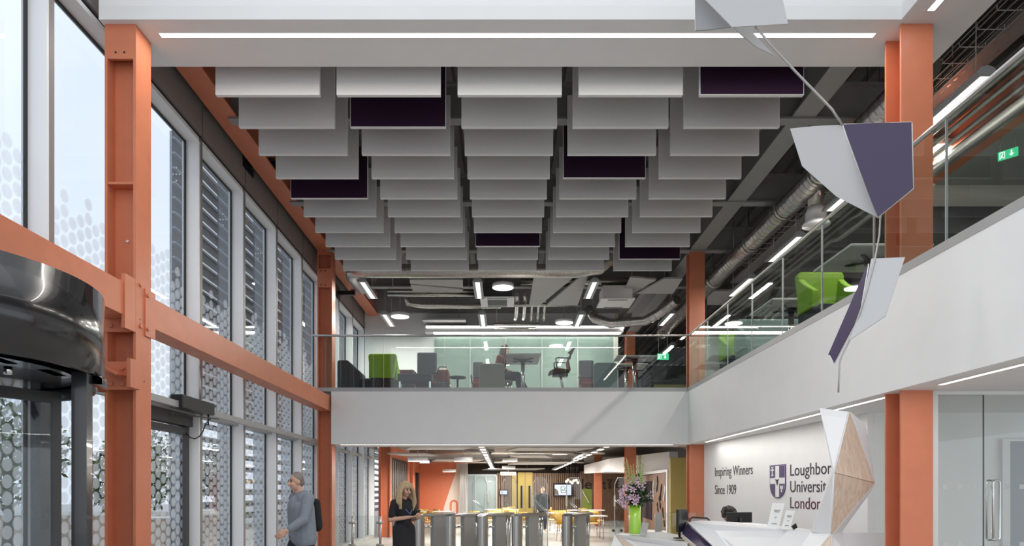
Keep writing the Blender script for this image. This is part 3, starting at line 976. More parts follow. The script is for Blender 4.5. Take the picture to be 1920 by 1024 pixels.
duct('insulated_pipe', 'foil pipe at the height of the white cassette unit', 'pipe', [(-0.4, 18.2, e + 5.0), (2.0, 18.2, e + 5.0)], 0.06, M_FOIL, 0, 12)
for i, (px, r) in enumerate(((970, 0.055), (985, 0.05), (999, 0.03), (1011, 0.03), (1023, 0.03))):
    y1 = 19.6
    duct('riser_pipe', 'foil pipe bending down the upper white wall, %s from the middle pendant' % ordinal(i), 'pipe', [(X(px, 17.6), 17.8, e + 5.15), (X(px, 18.0), 18.3, e + 5.1), (X(px - 2, 19.2), 19.5, e + 5.02), (X(px - 4, y1), 19.65, e + 4.99 - 0.06 * (i > 1))], r, M_FOIL, 0, 10, False)
duct('spiral_duct', 'bent silver duct turning off before the corridor behind the balcony corner', 'duct', [(2.3, 18.9, e + 5.1), (2.5, 18.8, e + 4.78), (2.9, 18.7, e + 4.62), (3.8, 18.4, e + 4.62), (4.15, 18.0, e + 4.76), (4.4, 17.4, e + 4.9)], 0.13, M_DUCT, 0.16, 14)
for i in range(4):
    xx = 5.5 + 0.16 * i
    duct('service_pipe', 'thin steel service pipe over the upper right floor, %s from the slim lights' % ordinal(i), 'pipe', [(xx, 1.5, e + 4.62 - 0.03 * i), (xx, 9.2 + i, e + 4.62 - 0.03 * i), (xx + 0.25, 10.0 + i, e + 4.8), (xx + 0.25, 18.5, e + 4.8)], 0.032 if i < 3 else 0.05, M_PIPE, 0, 8)
duct('large_pipe', 'thick grey service pipe beside the far right orange beam', 'pipe', [(5.82, 1.5, e + 4.36), (5.82, 9.9, e + 4.36)], 0.075, M_PIPE, 0, 12)
duct('drop_duct', 'grey round drop duct with a flared ceiling diffuser over the upper right floor', 'duct', [(5.18, 11.35, e + 5.3), (5.18, 11.35, e + 4.75)], 0.13, M_DUCT, 0.2, 16, False)
MB().lathe([(0.13, 0.32), (0.17, 0.2), (0.17, 0.08), (0.22, 0.02), (0.22, 0), (0, 0)], (5.18, 11.35, e + 4.43), 20).build('diffuser', M_LAMPW, bpy.data.objects['drop_duct'])


def cable_tray(label, xx, h, y0, y1, w=0.3, rungs=0.3):
    t = thing('cable_tray', label, 'cable tray', (xx, y0, e + h))
    q = MB()
    for s_ in (-w / 2, -w / 6, w / 6, w / 2):
        q.tube([(xx + s_, y0, e + h), (xx + s_, y1, e + h)], 0.006, 6)
    for s_ in (-w / 2, w / 2):
        q.tube([(xx + s_, y0, e + h + 0.06), (xx + s_, y1, e + h + 0.06)], 0.006, 6)
    q.build('wire_rail', M_PIPE, t)
    k = int((y1 - y0) / rungs)
    for i in range(k):
        yy = y0 + rungs * (i + 0.5)
        MB().tube([(xx - w / 2, yy, e + h + 0.06), (xx - w / 2, yy, e + h), (xx + w / 2, yy, e + h), (xx + w / 2, yy, e + h + 0.06)], 0.007, 5).build('rung', M_TRIM, t)
    for i in range(3):
        yy = y0 + (y1 - y0) * (0.1 + 0.4 * i)
        MB().tube([(xx, yy, e + h), (xx, yy, ZDECK + 0.10)], 0.007, 6).build('hanger_rod', M_PIPE, t)
    MB().tube([(xx + 0.05, y0, e + h + 0.02), (xx + 0.03, (y0 + y1) / 2, e + h + 0.022), (xx + 0.06, y1, e + h + 0.02)], 0.015, 6).tube([(xx - 0.06, y0, e + h + 0.02), (xx - 0.04, y1, e + h + 0.02)], 0.02, 6).build('cable', M_BLACK, t)
    return t


cable_tray('wire basket cable tray over the upper right floor beyond the tall column', 5.38, 5.12, 6.2, 10.2)
cable_tray('wire basket cable tray beside the spiral duct, farther one', 5.38, 5.12, 11.2, 15.5)
for i, (xx, h) in enumerate(((5.75, 5.2), (6.25, 5.25))):
    t = thing('perforated_tray', 'perforated steel tray over the upper right floor, %s' % ('nearer the slim lights' if i == 0 else 'nearer the orange beam'), 'cable tray', (xx, 1, e + h))
    MB().box(xx - 0.13, xx + 0.13, 0.5, 17.0, e + h, e + h + 0.004).box(xx - 0.134, xx - 0.13, 0.5, 17.0, e + h, e + h + 0.05).box(xx + 0.13, xx + 0.134, 0.5, 17.0, e + h, e + h + 0.05).build('tray', M_STEELG, t)
    q = MB()
    for j in range(120):
        for s_ in (-0.07, 0.07):
            q.box(xx + s_ - 0.01, xx + s_ + 0.01, 0.6 + j * 0.135, 0.66 + j * 0.135, e + h - 0.002, e + h)
    tag(q.build('slot_row', M_PIPE, t), kind='stuff')
    for yy in (3, 9, 15):
        MB().tube([(xx, yy, e + h), (xx, yy, ZDECK + 0.10)], 0.007, 6).build('hanger_rod', M_PIPE, t)

# flat grey rafts under the deck
def raft(label, pts, h, rods=True):
    """outline given as photo points on the horizontal plane h above the lens"""
    P = []
    for (px, py) in pts:
        Y = h * FPX / (CY - py)
        P.append(Vector((X(px, Y), Y, e + h)))
    c = sum(P, Vector()) / len(P)
    t = thing('ceiling_raft', label, 'ceiling panel', c)
    MB().slab(P, -0.04 if (P[1] - P[0]).cross(P[2] - P[0]).z > 0 else 0.04).build('board', M_RAFT, t)
    for p in P:
        q = c + (p - c) * 0.7
        MB().tube([(q.x, q.y, e + h), (q.x, q.y, ZDECK + 0.10)], 0.005, 5).build('hanger_wire', M_PIPE, t)


raft('grey ceiling raft left of the middle pendant, nearer strip of the pair', [(768, 525), (868, 525), (868, 540), (769, 532)], 4.95)
raft('grey ceiling raft left of the middle pendant, farther and wider of the pair', [(770, 534), (868, 543), (868, 555), (777, 555)], 4.95)
raft('grey ceiling raft low over the cove light', [(791, 600), (873, 600), (876, 617), (801, 617)], 5.0)
raft('grey ceiling raft with a slanting edge right of the middle pendant', [(1001, 519), (1077, 519), (1012, 573), (992, 573)], 4.95)
raft('grey triangular ceiling raft beside the slanting slot', [(1088, 520), (1102, 519), (1083, 573), (1024, 573)], 4.95)
raft('grey kite shaped ceiling raft left of the balcony corner column', [(1182, 520), (1231, 525), (1184, 552), (1168, 551)], 5.0)
raft('grey pointed ceiling raft beside the balcony corner column', [(1246, 523), (1280, 523), (1262, 551), (1193, 551)], 5.0)
raft('grey ceiling raft right of the balcony corner column', [(1326, 546), (1390, 546), (1366, 572), (1326, 572)], 5.0)

# cassette units and projector
def cassette(label, c, m1, m2):
    t = thing('cassette_unit', label, 'air unit', c)
    x, y, z = c
    MB().box(x - 0.36, x + 0.36, y - 0.36, y + 0.36, z + 0.04, z + 0.36).build('casing', m1, t, 0.01)
    MB().box(x - 0.42, x + 0.42, y - 0.42, y + 0.42, z, z + 0.04).build('fascia', m2, t, 0.008)
    MB().box(x - 0.24, x + 0.24, y - 0.24, y + 0.24, z - 0.008, z).build('grille', M_DARK if m1 is M_DARK else M_LAMPW, t)
    for a in (-0.34, 0.34):
        MB().box(x - 0.24, x + 0.24, y + a - 0.03, y + a + 0.03, z - 0.004, z).build('air_slot', M_DARK, t)
        MB().tube([(x + a, y, z + 0.36), (x + a, y, ZDECK + 0.10)], 0.006, 6).build('hanger_rod', M_PIPE, t)


cassette('dark ceiling air unit with a pale fascia right of the middle slim light', (X(933, 17.6), 17.0, e + 4.72), M_DARK, M_LAMPW)
cassette('white ceiling air unit left of the balcony corner column', (X(1148, 17.6), 17.1, e + 4.72), M_LAMPW, M_LAMPW)
# cove over the white wall
t = thing('light_cove', 'long white light cove on the far upper wall', 'light', (0.5, 20.3, 6.2), kind='structure')
MB().box(-2.34, 3.5, 20.08, 20.49, 6.22, 6.40).build('cove_box', M_WHITE, t)
MB().box(-2.30, 3.44, 20.07, 20.08, 6.33, 6.385).box(-2.1, 3.44, 20.12, 20.40, 6.212, 6.22).build('led_line', G_STRIP, t)
MB().box(3.44, 3.50, 20.0, 24.0, 6.30, 6.36).build('led_line', G_STRIP, t)
# glazed meeting room front under the cove
t = thing('window_20', 'pale green glazed meeting room front on the far upper wall', 'window', (0.6, 20.45, ZFL), kind='structure')
MB().box(-2.1, 3.26, 20.46, 20.50, ZFL, 6.16).build('backing', M_PALEG, t)
for i in range(5):
    a = -2.1 + 5.36 * i / 5
    MB().box(a + 0.01, a + 1.06, 20.40, 20.41, ZFL + 0.02, 6.14).build('glass_pane', M_PART, t)
    MB().box(a - 0.012, a + 0.01, 20.39, 20.42, ZFL, 6.16).build('frame', M_GREYFR, t)
# exit signs
def exit_sign(label, c, rz, sc=1.0):
    t = thing('exit_sign', label, 'sign', c)
    t.rotation_euler = (0, 0, rz)
    t.scale = (sc, sc, sc)
    off = Vector(c)
    def bx(*a):
        return MB().box(*a)
    o1 = bx(off.x - 0.17, off.x + 0.17, off.y - 0.012, off.y + 0.012, off.z - 0.09, off.z + 0.09).build('panel', M_EXITG, t)
    q = MB()
    f = off.y - 0.014
    def fb(x0, x1, z0, z1):
        q.box(off.x + x0, off.x + x1, f, f + 0.001, off.z + z0, off.z + z1)
    # doorway, running figure and down arrow
    fb(-0.14, -0.128, -0.07, 0.07); fb(-0.14, -0.05, 0.058, 0.07); fb(-0.062, -0.05, -0.07, 0.07)
    q.ball((off.x - 0.09, f, off.z + 0.035), (0.012, 0.001, 0.012), 8, 6)
    q.beam((off.x - 0.095, f, off.z + 0.02), (off.x - 0.10, f, off.z - 0.02), 0.002, 0.02, (1, 0, 0))
    q.beam((off.x - 0.10, f, off.z - 0.02), (off.x - 0.075, f, off.z - 0.06), 0.002, 0.012, (1, 0, 0))
    q.beam((off.x - 0.10, f, off.z - 0.02), (off.x - 0.122, f, off.z - 0.055), 0.002, 0.012, (1, 0, 0))
    fb(0.05, 0.075, -0.01, 0.06)
    q.prism([(off.x + 0.02, off.z - 0.01), (off.x + 0.105, off.z - 0.01), (off.x + 0.0625, off.z - 0.06)], 'y', f, f + 0.001)
    q.build('pictogram', M_EXITW, t)
    for s_ in (-0.13, 0.13):
        MB().tube([(off.x + s_, off.y, off.z + 0.09), (off.x + s_, off.y, (off.z + 0.40) if sc < 1 else ZDECK + 0.08)], 0.006, 6).build('hanger_rod', M_PIPE, t)


exit_sign('small green exit sign hanging in the upper corridor', at(1243, 669, 20.0), 0)
exit_sign('green exit sign under the lowered ceiling at far right', (X(1890, 8.6), 8.6, e + 4.26), math.radians(-50), 0.62)

# ================================================================ UPPER FLOOR FURNITURE
def spider_table(label, c, w, d, top=0.74):
    t = thing('high_table', label, 'table', c)
    x, y, z = c
    MB().box(x - w / 2, x + w / 2, y - d / 2, y + d / 2, z + top, z + top + 0.03).build('tabletop', M_TABLE, t, 0.006)
    MB().tube([(x, y, z + 0.02), (x, y, z + top - 0.03)], 0.045, 18).build('pole', M_CHROME, t)
    q = MB()
    for k in range(4):
        a = PI / 4 + k * PI / 2
        q.beam((x, y, z + top - 0.03), (x + 0.30 * math.cos(a), y + 0.30 * math.sin(a), z + top - 0.012), 0.04, 0.02)
    q.tube([(x, y, z + top - 0.06), (x, y, z + top)], 0.07, 12)
    q.build('top_bracket', M_BLACK, t)
    MB().lathe([(0, 0), (0.30, 0), (0.30, 0.012), (0.05, 0.03), (0, 0.03)], (x, y, z), 24).build('base_plate', M_CHROME, t)
    return t


spider_table('square table on a chrome pole beside the green wing chair', (4.66, 8.7, ZFL), 1.0, 1.0)
spider_table('square table on a chrome pole above the middle of the long white band', (4.62, 11.0, ZFL), 1.0, 1.0)
spider_table('table on a chrome pole right of the sitting woman', (0.42, 15.58, ZFL), 0.75, 1.2, 0.80)
spider_table('tall table on a chrome pole before the corridor column', (2.95, 15.5, ZFL), 0.9, 0.62, 0.80)
spider_table('second tall table on a chrome pole, right behind the first by the corridor column', (2.93, 16.4, ZFL), 0.9, 0.7, 0.78)
t = thing('open_laptop', 'open papers with a pen on the table beside the sitting woman', 'papers', (0.45, 15.4, ZFL + 0.83))
t.name = 'papers'
MB().obox((0.45, 15.4, ZFL + 0.834), (0.3, 0.21, 0.006), (0, 0, 0.2)).build('sheet', M_PAPER, t)
MB().tube([(0.40, 15.4, ZFL + 0.838), (0.52, 15.4, ZFL + 0.92)], 0.006, 6).build('pen', M_BLACK, t)


def shell_chair(name, label, cat, c, w, d, hs, hb, m_up, m_low, rz=0, flare=0.06, arms=True):
    """upholstered chair seen from its open side or back: base block, seat, arms, flared back"""
    t = thing(name, label, cat, (0, 0, 0))
    MB().box(-w / 2, w / 2, -d / 2, d / 2, 0.03, hs).build('seat', m_low, t, 0.03)
    b = MB()
    b.prism([(-w / 2 + 0.02, hs - 0.02), (w / 2 - 0.02, hs - 0.02), (w / 2 + flare, hb - 0.06), (w / 2 + flare - 0.03, hb), (-w / 2 - flare + 0.03, hb), (-w / 2 - flare, hb - 0.06)], 'y', d / 2 - 0.14, d / 2)
    b.build('backrest', m_up, t, 0.025)
    if arms:
        for s_ in (-1, 1):
            MB().prism([(-d / 2, hs - 0.05), (d / 2 - 0.1, hs - 0.05), (d / 2 - 0.1, hb - 0.08), (d / 2 - 0.25, hb - 0.2), (-d / 2, hs + 0.18)], 'x', s_ * w / 2 - 0.05, s_ * w / 2 + 0.05).build('arm', m_up, t, 0.02)
    for s_ in (-1, 1):
        for q in (-1, 1):
            MB().tube([(s_ * (w / 2 - 0.06), q * (d / 2 - 0.06), 0), (s_ * (w / 2 - 0.06), q * (d / 2 - 0.06), 0.05)], 0.02, 8).build('leg', M_BLACK, t)
    t.location = c
    t.rotation_euler = (0, 0, rz)
    return t


shell_chair('wing_chair', 'lime green wing chair with a dark seat beside the upper right table', 'chair', (4.60, 9.75, ZFL), 0.58, 0.6, 0.40, 0.98, M_GREEN, M_CHAR, PI * 0.0, 0.05)
shell_chair('wing_chair', 'lime green chair back half hidden behind the lower part of the right balustrade', 'chair', (4.55, 13.3, ZFL), 0.55, 0.6, 0.40, 0.95, M_GREEN, M_CHAR, 0, 0.03)
shell_chair('sofa_booth', 'blue grey high sofa back behind the second upper right table', 'sofa', (5.0, 12.55, ZFL), 1.3, 0.7, 0.42, 1.02, M_TEAL, M_TEAL, 0, 0.0)
shell_chair('tub_chair', 'green armchair with a dark base near the facade on the upper floor', 'chair', (X(721, 16.0), 16.0, ZFL), 0.56, 0.6, 0.42, 0.97, M_GREEN, M_CHAR, PI, 0.05)
t = thing('booth_sofa', 'dark grey booth side with a sloping top beside the facade window', 'sofa', (X(658, 16), 16, ZFL))
q = at(638, 680, 16)
MB().prism([(X(638, 16), ZFL), (X(638, 16), e + 3.0), (X(640, 16), e + 3.04), (X(657, 16), e + 3.04), (X(679, 16), e + 2.78), (X(679, 16), ZFL)], 'y', 15.7, 16.4).build('side_panel', M_CHAR, t, 0.02)
MB().box(X(679, 16), X(702, 16), 15.8, 16.4, ZFL, ZFL + 0.42).build('seat', M_CHAR, t, 0.03)
t = thing('bench_seat', 'long low grey bench with chrome feet between the green and dark chairs', 'bench', (X(780, 15.4), 15.35, ZFL))
MB().box(X(748, 15.4), X(812, 15.4), 15.15, 15.55, ZFL + 0.25, ZFL + 0.42).build('seat', M_CHAR, t, 0.03)
for px in (752, 808):
    MB().box(X(px, 15.4) - 0.02, X(px, 15.4) + 0.02, 15.2, 15.5, ZFL, ZFL + 0.25).build('leg', M_CHROME, t)


def high_back(label, c, w, hb, mh, mb, rz=0):
    t = thing('high_back_chair', label, 'chair', (0, 0, 0))
    MB().box(-w / 2, w / 2, 0.14, 0.26, 0.60, hb).build('headrest', mh, t, 0.035)
    MB().box(-w / 2, w / 2, 0.12, 0.25, 0.28, 0.60).build('backrest', mb, t, 0.02)
    MB().box(-w / 2, w / 2, -0.28, 0.16, 0.28, 0.44).build('seat', mb, t, 0.03)
    MB().box(-w / 2 + 0.02, w / 2 - 0.02, -0.24, 0.24, 0.03, 0.28).build('base', mh, t, 0.02)
    for s_ in (-1, 1):
        MB().tube([(s_ * (w / 2 + 0.02), 0.15, 0.62), (s_ * (w / 2 + 0.03), -0.24, 0.62), (s_ * (w / 2 + 0.03), -0.27, 0.58), (s_ * (w / 2), -0.26, 0.40)], 0.016, 8).build('arm', M_BLACK, t)
        MB().box(s_ * (w / 2 - 0.08) - 0.02, s_ * (w / 2 - 0.08) + 0.02, -0.24, 0.2, 0, 0.03).build('foot', M_BLACK, t)
    t.location = c
    t.rotation_euler = (0, 0, rz)


high_back('dark high backed chair with a burgundy seat, left part of the upper floor', (X(799, 16.2), 16.2, ZFL), 0.47, 1.13, M_CHAR, M_BURG)
high_back('slim dark high backed chair left of the sitting woman', (X(896, 16.8), 16.8, ZFL), 0.25, 1.02, M_CHAR, M_BURG)
high_back('dark high backed chair with burgundy middle right of the empty office chair', (X(1101, 16.8), 16.8, ZFL), 0.36, 1.06, M_CHAR, M_BURG)
for i, (a, b, lb) in enumerate(((748, 779, 'burgundy lounge seat between the green chair and the high dark chair'), (817, 842, 'burgundy lounge seat right of the high dark chair'))):
    t = thing('lounge_seat', lb, 'chair', (X((a + b) / 2, 16.6), 16.6, ZFL))
    MB().box(X(a, 16.6), X(b, 16.6), 16.35, 16.9, ZFL + 0.42, ZFL + 0.72).build('backrest', M_BURG, t, 0.03)
    MB().box(X(a, 16.6), X(b, 16.6), 16.3, 16.95, ZFL + 0.05, ZFL + 0.42).build('base', M_CHAR, t, 0.03)
t = thing('cane_chair', 'light framed chair with a woven back right of the lounge seats', 'chair', (X(832, 17.4), 17.4, ZFL))
xa = X(832, 17.4)
MB().tube([(xa - 0.1, 17.5, ZFL + 0.45), (xa - 0.16, 17.55, ZFL + 0.95), (xa - 0.12, 17.55, ZFL + 1.0), (xa + 0.06, 17.55, ZFL + 1.0), (xa + 0.12, 17.5, ZFL + 0.85), (xa + 0.16, 17.4, ZFL + 0.45)], 0.014, 8).build('back_frame', M_BLACK, t)
MB().slab([(xa - 0.1, 17.5, ZFL + 0.5), (xa + 0.14, 17.45, ZFL + 0.5), (xa + 0.06, 17.54, ZFL + 0.97), (xa - 0.12, 17.54, ZFL + 0.97)], 0.008).build('woven_back', M_CREAM, t)
MB().box(xa - 0.2, xa + 0.2, 17.05, 17.5, ZFL + 0.42, ZFL + 0.47).build('seat', M_CREAM, t, 0.01)
for s_ in (-0.17, 0.17):
    for yy in (17.1, 17.46):
        MB().tube([(xa + s_, yy, ZFL), (xa + s_, yy, ZFL + 0.43)], 0.014, 8).build('leg', M_CHROME, t)
t = thing('round_side_table', 'small grey pedestal table low beside the lounge seats', 'table', (X(858, 16.4), 16.4, ZFL))
MB().lathe([(0, 0.52), (0.2, 0.52), (0.2, 0.55), (0, 0.55)], (X(858, 16.4), 16.4, ZFL), 24).build('tabletop', M_CHAR, t)
MB().lathe([(0, 0), (0.16, 0), (0.16, 0.012), (0.025, 0.03), (0.025, 0.52), (0, 0.52)], (X(858, 16.4), 16.4, ZFL), 16).build('stem', M_CHROME, t)
for i, (a, b, zt, m_, lb) in enumerate(((898, 947, 0.68, M_TAUPE, 'rounded taupe chair back in front of the sitting woman'), (1112, 1158, 0.70, M_TEAL, 'rounded pale grey chair back near the corridor'))):
    yq = 15.4
    t = thing('rounded_chair', lb, 'chair', (X((a + b) / 2, yq), yq, ZFL))
    xa, xb = X(a, yq), X(b, yq)
    r = 0.1
    out = [(xa + r - r * math.cos(q), ZFL + zt - r + r * math.sin(q)) for q in [k * PI / 10 for k in range(6)]] + [(xb - r + r * math.sin(q), ZFL + zt - r + r * math.cos(q)) for q in [k * PI / 10 for k in range(6)]]
    MB().prism([(xa, ZFL + 0.08)] + out + [(xb, ZFL + 0.08)], 'y', yq - 0.05, yq + 0.03).build('backrest', m_, t, 0.02)
    MB().box(xa + 0.03, xb - 0.03, yq + 0.03, yq + 0.36, ZFL + 0.30, ZFL + 0.44).build('seat', m_, t, 0.03)
    for sx in (xa + 0.06, xb - 0.06):
        for sy in (yq, yq + 0.32):
            MB().tube([(sx, sy, ZFL), (sx, sy, ZFL + 0.32)], 0.016, 8).build('leg', M_CHROME, t)
# office chair, side view
t = thing('office_chair', 'burgundy office chair on castors in side view, standing empty', 'chair', (X(1056, 15.7), 15.7, ZFL))
ox, oy = X(1056, 15.7), 15.7
def oc(px, py, dy=0):
    return Vector((X(px, oy), oy + dy, Z(py, oy)))
s1 = MB()
for (n1, n2, th) in (((1028, 700), (1040, 694), 0.04), ((1040, 694), (1066, 696), 0.045)):
    a, b = oc(*n1), oc(*n2)
    s1.slab([a + Vector((0, -0.24, 0)), b + Vector((0, -0.24, 0)), b + Vector((0, 0.24, 0)), a + Vector((0, 0.24, 0))], th)
s1.build('seat', M_BURG, t, 0.01)
s2 = MB()
for (n1, n2) in (((1066, 697), (1062, 680)), ((1062, 680), (1067, 668)), ((1067, 668), (1074, 655))):
    a, b = oc(*n1), oc(*n2)
    s2.slab([a + Vector((0, -0.23, 0)), b + Vector((0, -0.23, 0)), b + Vector((0, 0.23, 0)), a + Vector((0, 0.23, 0))], 0.035)
s2.build('backrest', M_BURG, t, 0.008)
for dy in (-0.28, 0.28):
    MB().tube([oc(1064, 676, dy), oc(1044, 675, dy), oc(1040, 677, dy), oc(1043, 694, dy)], 0.016, 8).build('armrest', M_BLACK, t)
MB().tube([oc(1050, 700), (ox, oy, ZFL + 0.12)], 0.028, 12).build('gas_column', M_CHROME, t)
MB().obox(oc(1050, 704), (0.36, 0.2, 0.07)).build('tilt_mechanism', M_BLACK, t, 0.02)
for k in range(5):
    a = 2 * PI * k / 5
    lg = MB().beam((ox, oy, ZFL + 0.12), (ox + 0.3 * math.cos(a), oy + 0.3 * math.sin(a), ZFL + 0.07), 0.04, 0.03).build('base_leg', M_CHROME, t)
    MB().ball((ox + 0.3 * math.cos(a), oy + 0.3 * math.sin(a), ZFL + 0.03), 0.03).build('castor', M_BLACK, lg)

# ================================================================ GROUND FLOOR, BEYOND THE GATES
struct('ceiling_back', MB().box(-4.1, 9.0, 15.8, 41, 3.20, 3.33), M_STEELG, 'dark ceiling over the ground floor seating', 'ceiling')
struct('floor_far_slab', MB().box(-4.2, 9.0, 34, 44, 3.34, 3.6), M_STEELG, 'slab over the far end of the ground floor', 'ceiling')
struct('wall_back', MB().box(-4.3, 9.0, 40.3, 40.4, 0, 3.4), M_BACKING, 'dark rear wall behind the wooden slats', 'wall')
struct('wall_right_back', MB().box(8.9, 9.0, 15.2, 40.3, 0, 3.34), M_GREYW, 'grey far right wall of the ground floor', 'wall')
wo_ = thing('wall_orange', 'orange painted wall with a black louvre beyond the facade windows', 'wall', (-4.1, 28, 0), kind='structure')
MB().box(-4.25, -4.1, 23.0, 33.0, 0, 3.2).build('wall_panel', M_ORANGED, wo_)
MB().box(-4.10, -4.06, 23.9, 28.6, 0.2, 2.75).build('louvre_frame', M_BLACK, wo_)
for i in range(8):
    MB().box(-4.06, -4.045, 24.2 + 0.52 * i, 24.36 + 0.52 * i, 0.3, 2.65).build('louvre_slat', M_BROWN, wo_)
MB().box(-4.10, -3.98, 29.6, 30.0, 0, 3.0).build('pier', M_ORANGE, wo_)
MB().box(-4.09, -3.97, 31.4, 31.9, 0, 2.4).build('dark_slot', M_BLACK, wo_)
wm = thing('wall_mural', 'orange and cream mural wall with an arch motif', 'wall', (-3.2, 33, 0), kind='structure')
ym = 33.0
MB().prism([(-4.1, 0), (X(832, ym), 0), (X(832, ym), Z(952, ym)), (X(855, ym), Z(884, ym)), (X(855, ym), 2.9), (-4.1, 2.9)], 'y', ym, ym + 0.1).build('orange_field', M_ORANGED, wm)
MB().prism([(X(832, ym), 0), (X(863, ym), 0), (X(863, ym), 2.9), (X(855, ym), 2.9), (X(855, ym), Z(884, ym)), (X(832, ym), Z(952, ym))], 'y', ym, ym + 0.1).build('cream_field', M_CREAM, wm)
ar = MB()
cx_, cz_ = X(851, ym), Z(945, ym)
o_ = [(cx_ - 0.2, 0.3)] + [(cx_ - 0.2 * math.cos(k * PI / 12), cz_ + 0.2 * math.sin(k * PI / 12)) for k in range(13)] + [(cx_ + 0.2, 0.3)]
i_ = [(cx_ + 0.1, 0.3)] + [(cx_ + 0.1 * math.cos(k * PI / 12), cz_ + 0.1 * math.sin(k * PI / 12)) for k in range(13)] + [(cx_ - 0.1, 0.3)]
ar.prism(o_ + i_, 'y', ym - 0.012, ym)
ar.build('arch_motif', M_ORANGED, wm)
MB().box(X(862, ym), X(877, ym), ym - 0.3, ym + 0.1, 0, 3.0).build('end_pier', M_GREYW, wm)
for xx in (864.5, 868, 872):
    MB().box(X(xx, ym), X(xx + 1.2, ym), ym - 0.33, ym - 0.3, 0, 2.7).build('metal_strip', M_BRUSH, wm)
wg = thing('window_21', 'pale blue glazed room front at the far end', 'window', (-1.3, 40, 0), kind='structure')
MB().box(-2.3, -0.46, 40.15, 40.3, 0, 2.55).build('backing', M_PALEB, wg)
for i in range(3):
    MB().box(-2.3 + 0.62 * i, -1.72 + 0.62 * i, 40.0, 40.02, 0.05, 2.45).build('glass_pane', M_PART, wg)
    MB().box(-1.72 + 0.62 * i, -1.68 + 0.62 * i, 39.98, 40.04, 0, 2.5).build('frame', M_TRIM, wg)
MB().box(X(914, 40), X(917, 40), 39.95, 39.98, 0.9, 1.6).build('handle', M_CHROME, wg)
ws = thing('wall_slatted', 'dark walnut slatted wall at the far end with mustard doors', 'wall', (2, 40, 0), kind='structure')
n_ = 0
xx = X(932, 40)
while xx < 5.0:
    MB().box(xx, xx + 0.075, 40.02, 40.08, 0, 2.62).build('slat', M_WALNUT, ws)
    xx += 0.11
MB().box(X(932, 40), 5.0, 40.08, 40.3, 0, 2.62).build('backing', M_BACKING, ws)
for i, (a, b) in enumerate(((971, 984.5), (985, 998.5))):
    d = tag(MB().box(X(a, 40), X(b, 40), 39.96, 40.02, 0, Z(886, 40)).build('door_%d' % (4 + i), M_MUST), 'mustard door with a vision panel in the slatted wall, %s leaf' % ('left' if i == 0 else 'right'), 'door', None, 'structure')
    px = 976 if i == 0 else 991
    MB().box(X(px, 40), X(px + 4, 40), 39.95, 39.96, Z(953, 40), Z(911, 40)).build('vision_panel', M_BLACK, d)
    MB().box(X(px + 3.5, 40), X(px + 4.6, 40), 39.94, 39.95, Z(953, 40), Z(911, 40)).build('edge_plate', M_CHROME, d)
tag(MB().box(X(960, 40), X(968, 40), 39.97, 40.01, 0, 2.5).build('trim_2', M_MUST), 'mustard strip left of the double doors in the slatted wall', 'trim', None, 'structure')


def text_mesh(txt):
    c = bpy.data.curves.new('txt', 'FONT')
    c.body = txt
    c.extrude = 0.02
    o = bpy.data.objects.new('txt', c)
    COL.objects.link(o)
    dg = bpy.context.evaluated_depsgraph_get()
    me = bpy.data.meshes.new_from_object(o.evaluated_get(dg))
    bpy.data.objects.remove(o)
    return me


def cap_height(ch='H'):
    me = text_mesh(ch)
    return max(v.co.y for v in me.vertices)


CAP = cap_height()


def letter_block(name, txt, origin, u, width, cap, m, parent, depth=0.02, ref=None, spin=0.0):
    """raised lettering standing on a wall: baseline starts at origin and runs along u; ref is the part of txt that spans width"""
    me = text_mesh(txt)
    r = text_mesh(ref or txt)
    w = max(v.co.x for v in r.vertices) - min(v.co.x for v in r.vertices)
    x0 = min(v.co.x for v in me.vertices)
    u = Vector(u).normalized()
    n = u.cross(Vector((0, 0, 1))).normalized()
    up = Vector((0, 0, 1))
    if spin:
        u, up = up, -u
    off = wloc(parent) if parent else Vector((0, 0, 0))
    for v in me.vertices:
        p = Vector(origin) + u * ((v.co.x - x0) * width / w) + up * (v.co.y * cap / CAP) + n * ((v.co.z + 0.02) / 0.04 * depth)
        v.co = p - off
    me.materials.clear()
    me.materials.append(m)
    me.name = name
    o = bpy.data.objects.new(name, me)
    COL.objects.link(o)
    o.parent = parent
    return o


# wooden lettered wall
wl2 = thing('wall_lettered', 'wooden wall with big black letters right of the slatted wall', 'wall', (4.6, 36, 0), kind='structure')
MB().box(4.0, 7.6, 36, 36.1, 0, 2.6).build('wall_panel', M_OAKP, wl2)
for i in range(24):
    MB().box(4.0 + 0.15 * i, 4.012 + 0.15 * i, 35.985, 36, 0, 2.6).build('slat', M_WALNUT, wl2)
letter_block('lettering', 'le', (X(1091, 35.9), 35.99, Z(917, 35.9)), (1, 0, 0), X(1110, 35.9) - X(1091, 35.9), 0.52, M_BLACK, wl2)
letter_block('lettering', 't', (X(1130, 35.9), 35.99, Z(917, 35.9)), (1, 0, 0), 0.18, 0.52, M_BLACK, wl2)
letter_block('lettering', 'and', (X(1147, 35.9), 35.99, Z(917, 35.9)), (1, 0, 0), 0.5, 0.26, M_BLACK, wl2, spin=1)
letter_block('lettering', 'E', (X(1155, 35.9), 35.99, Z(915, 35.9)), (1, 0, 0), 0.25, 0.34, M_BLACK, wl2)
struct('wall_green', MB().prism([(X(1092, 34), 0), (X(1110, 34), 0), (X(1110, 34), Z(917, 34)), (X(1092, 34), Z(917, 34))], 'y', 34, 34.06), M_GREENW, 'green painted panel below the wooden letters', 'wall')
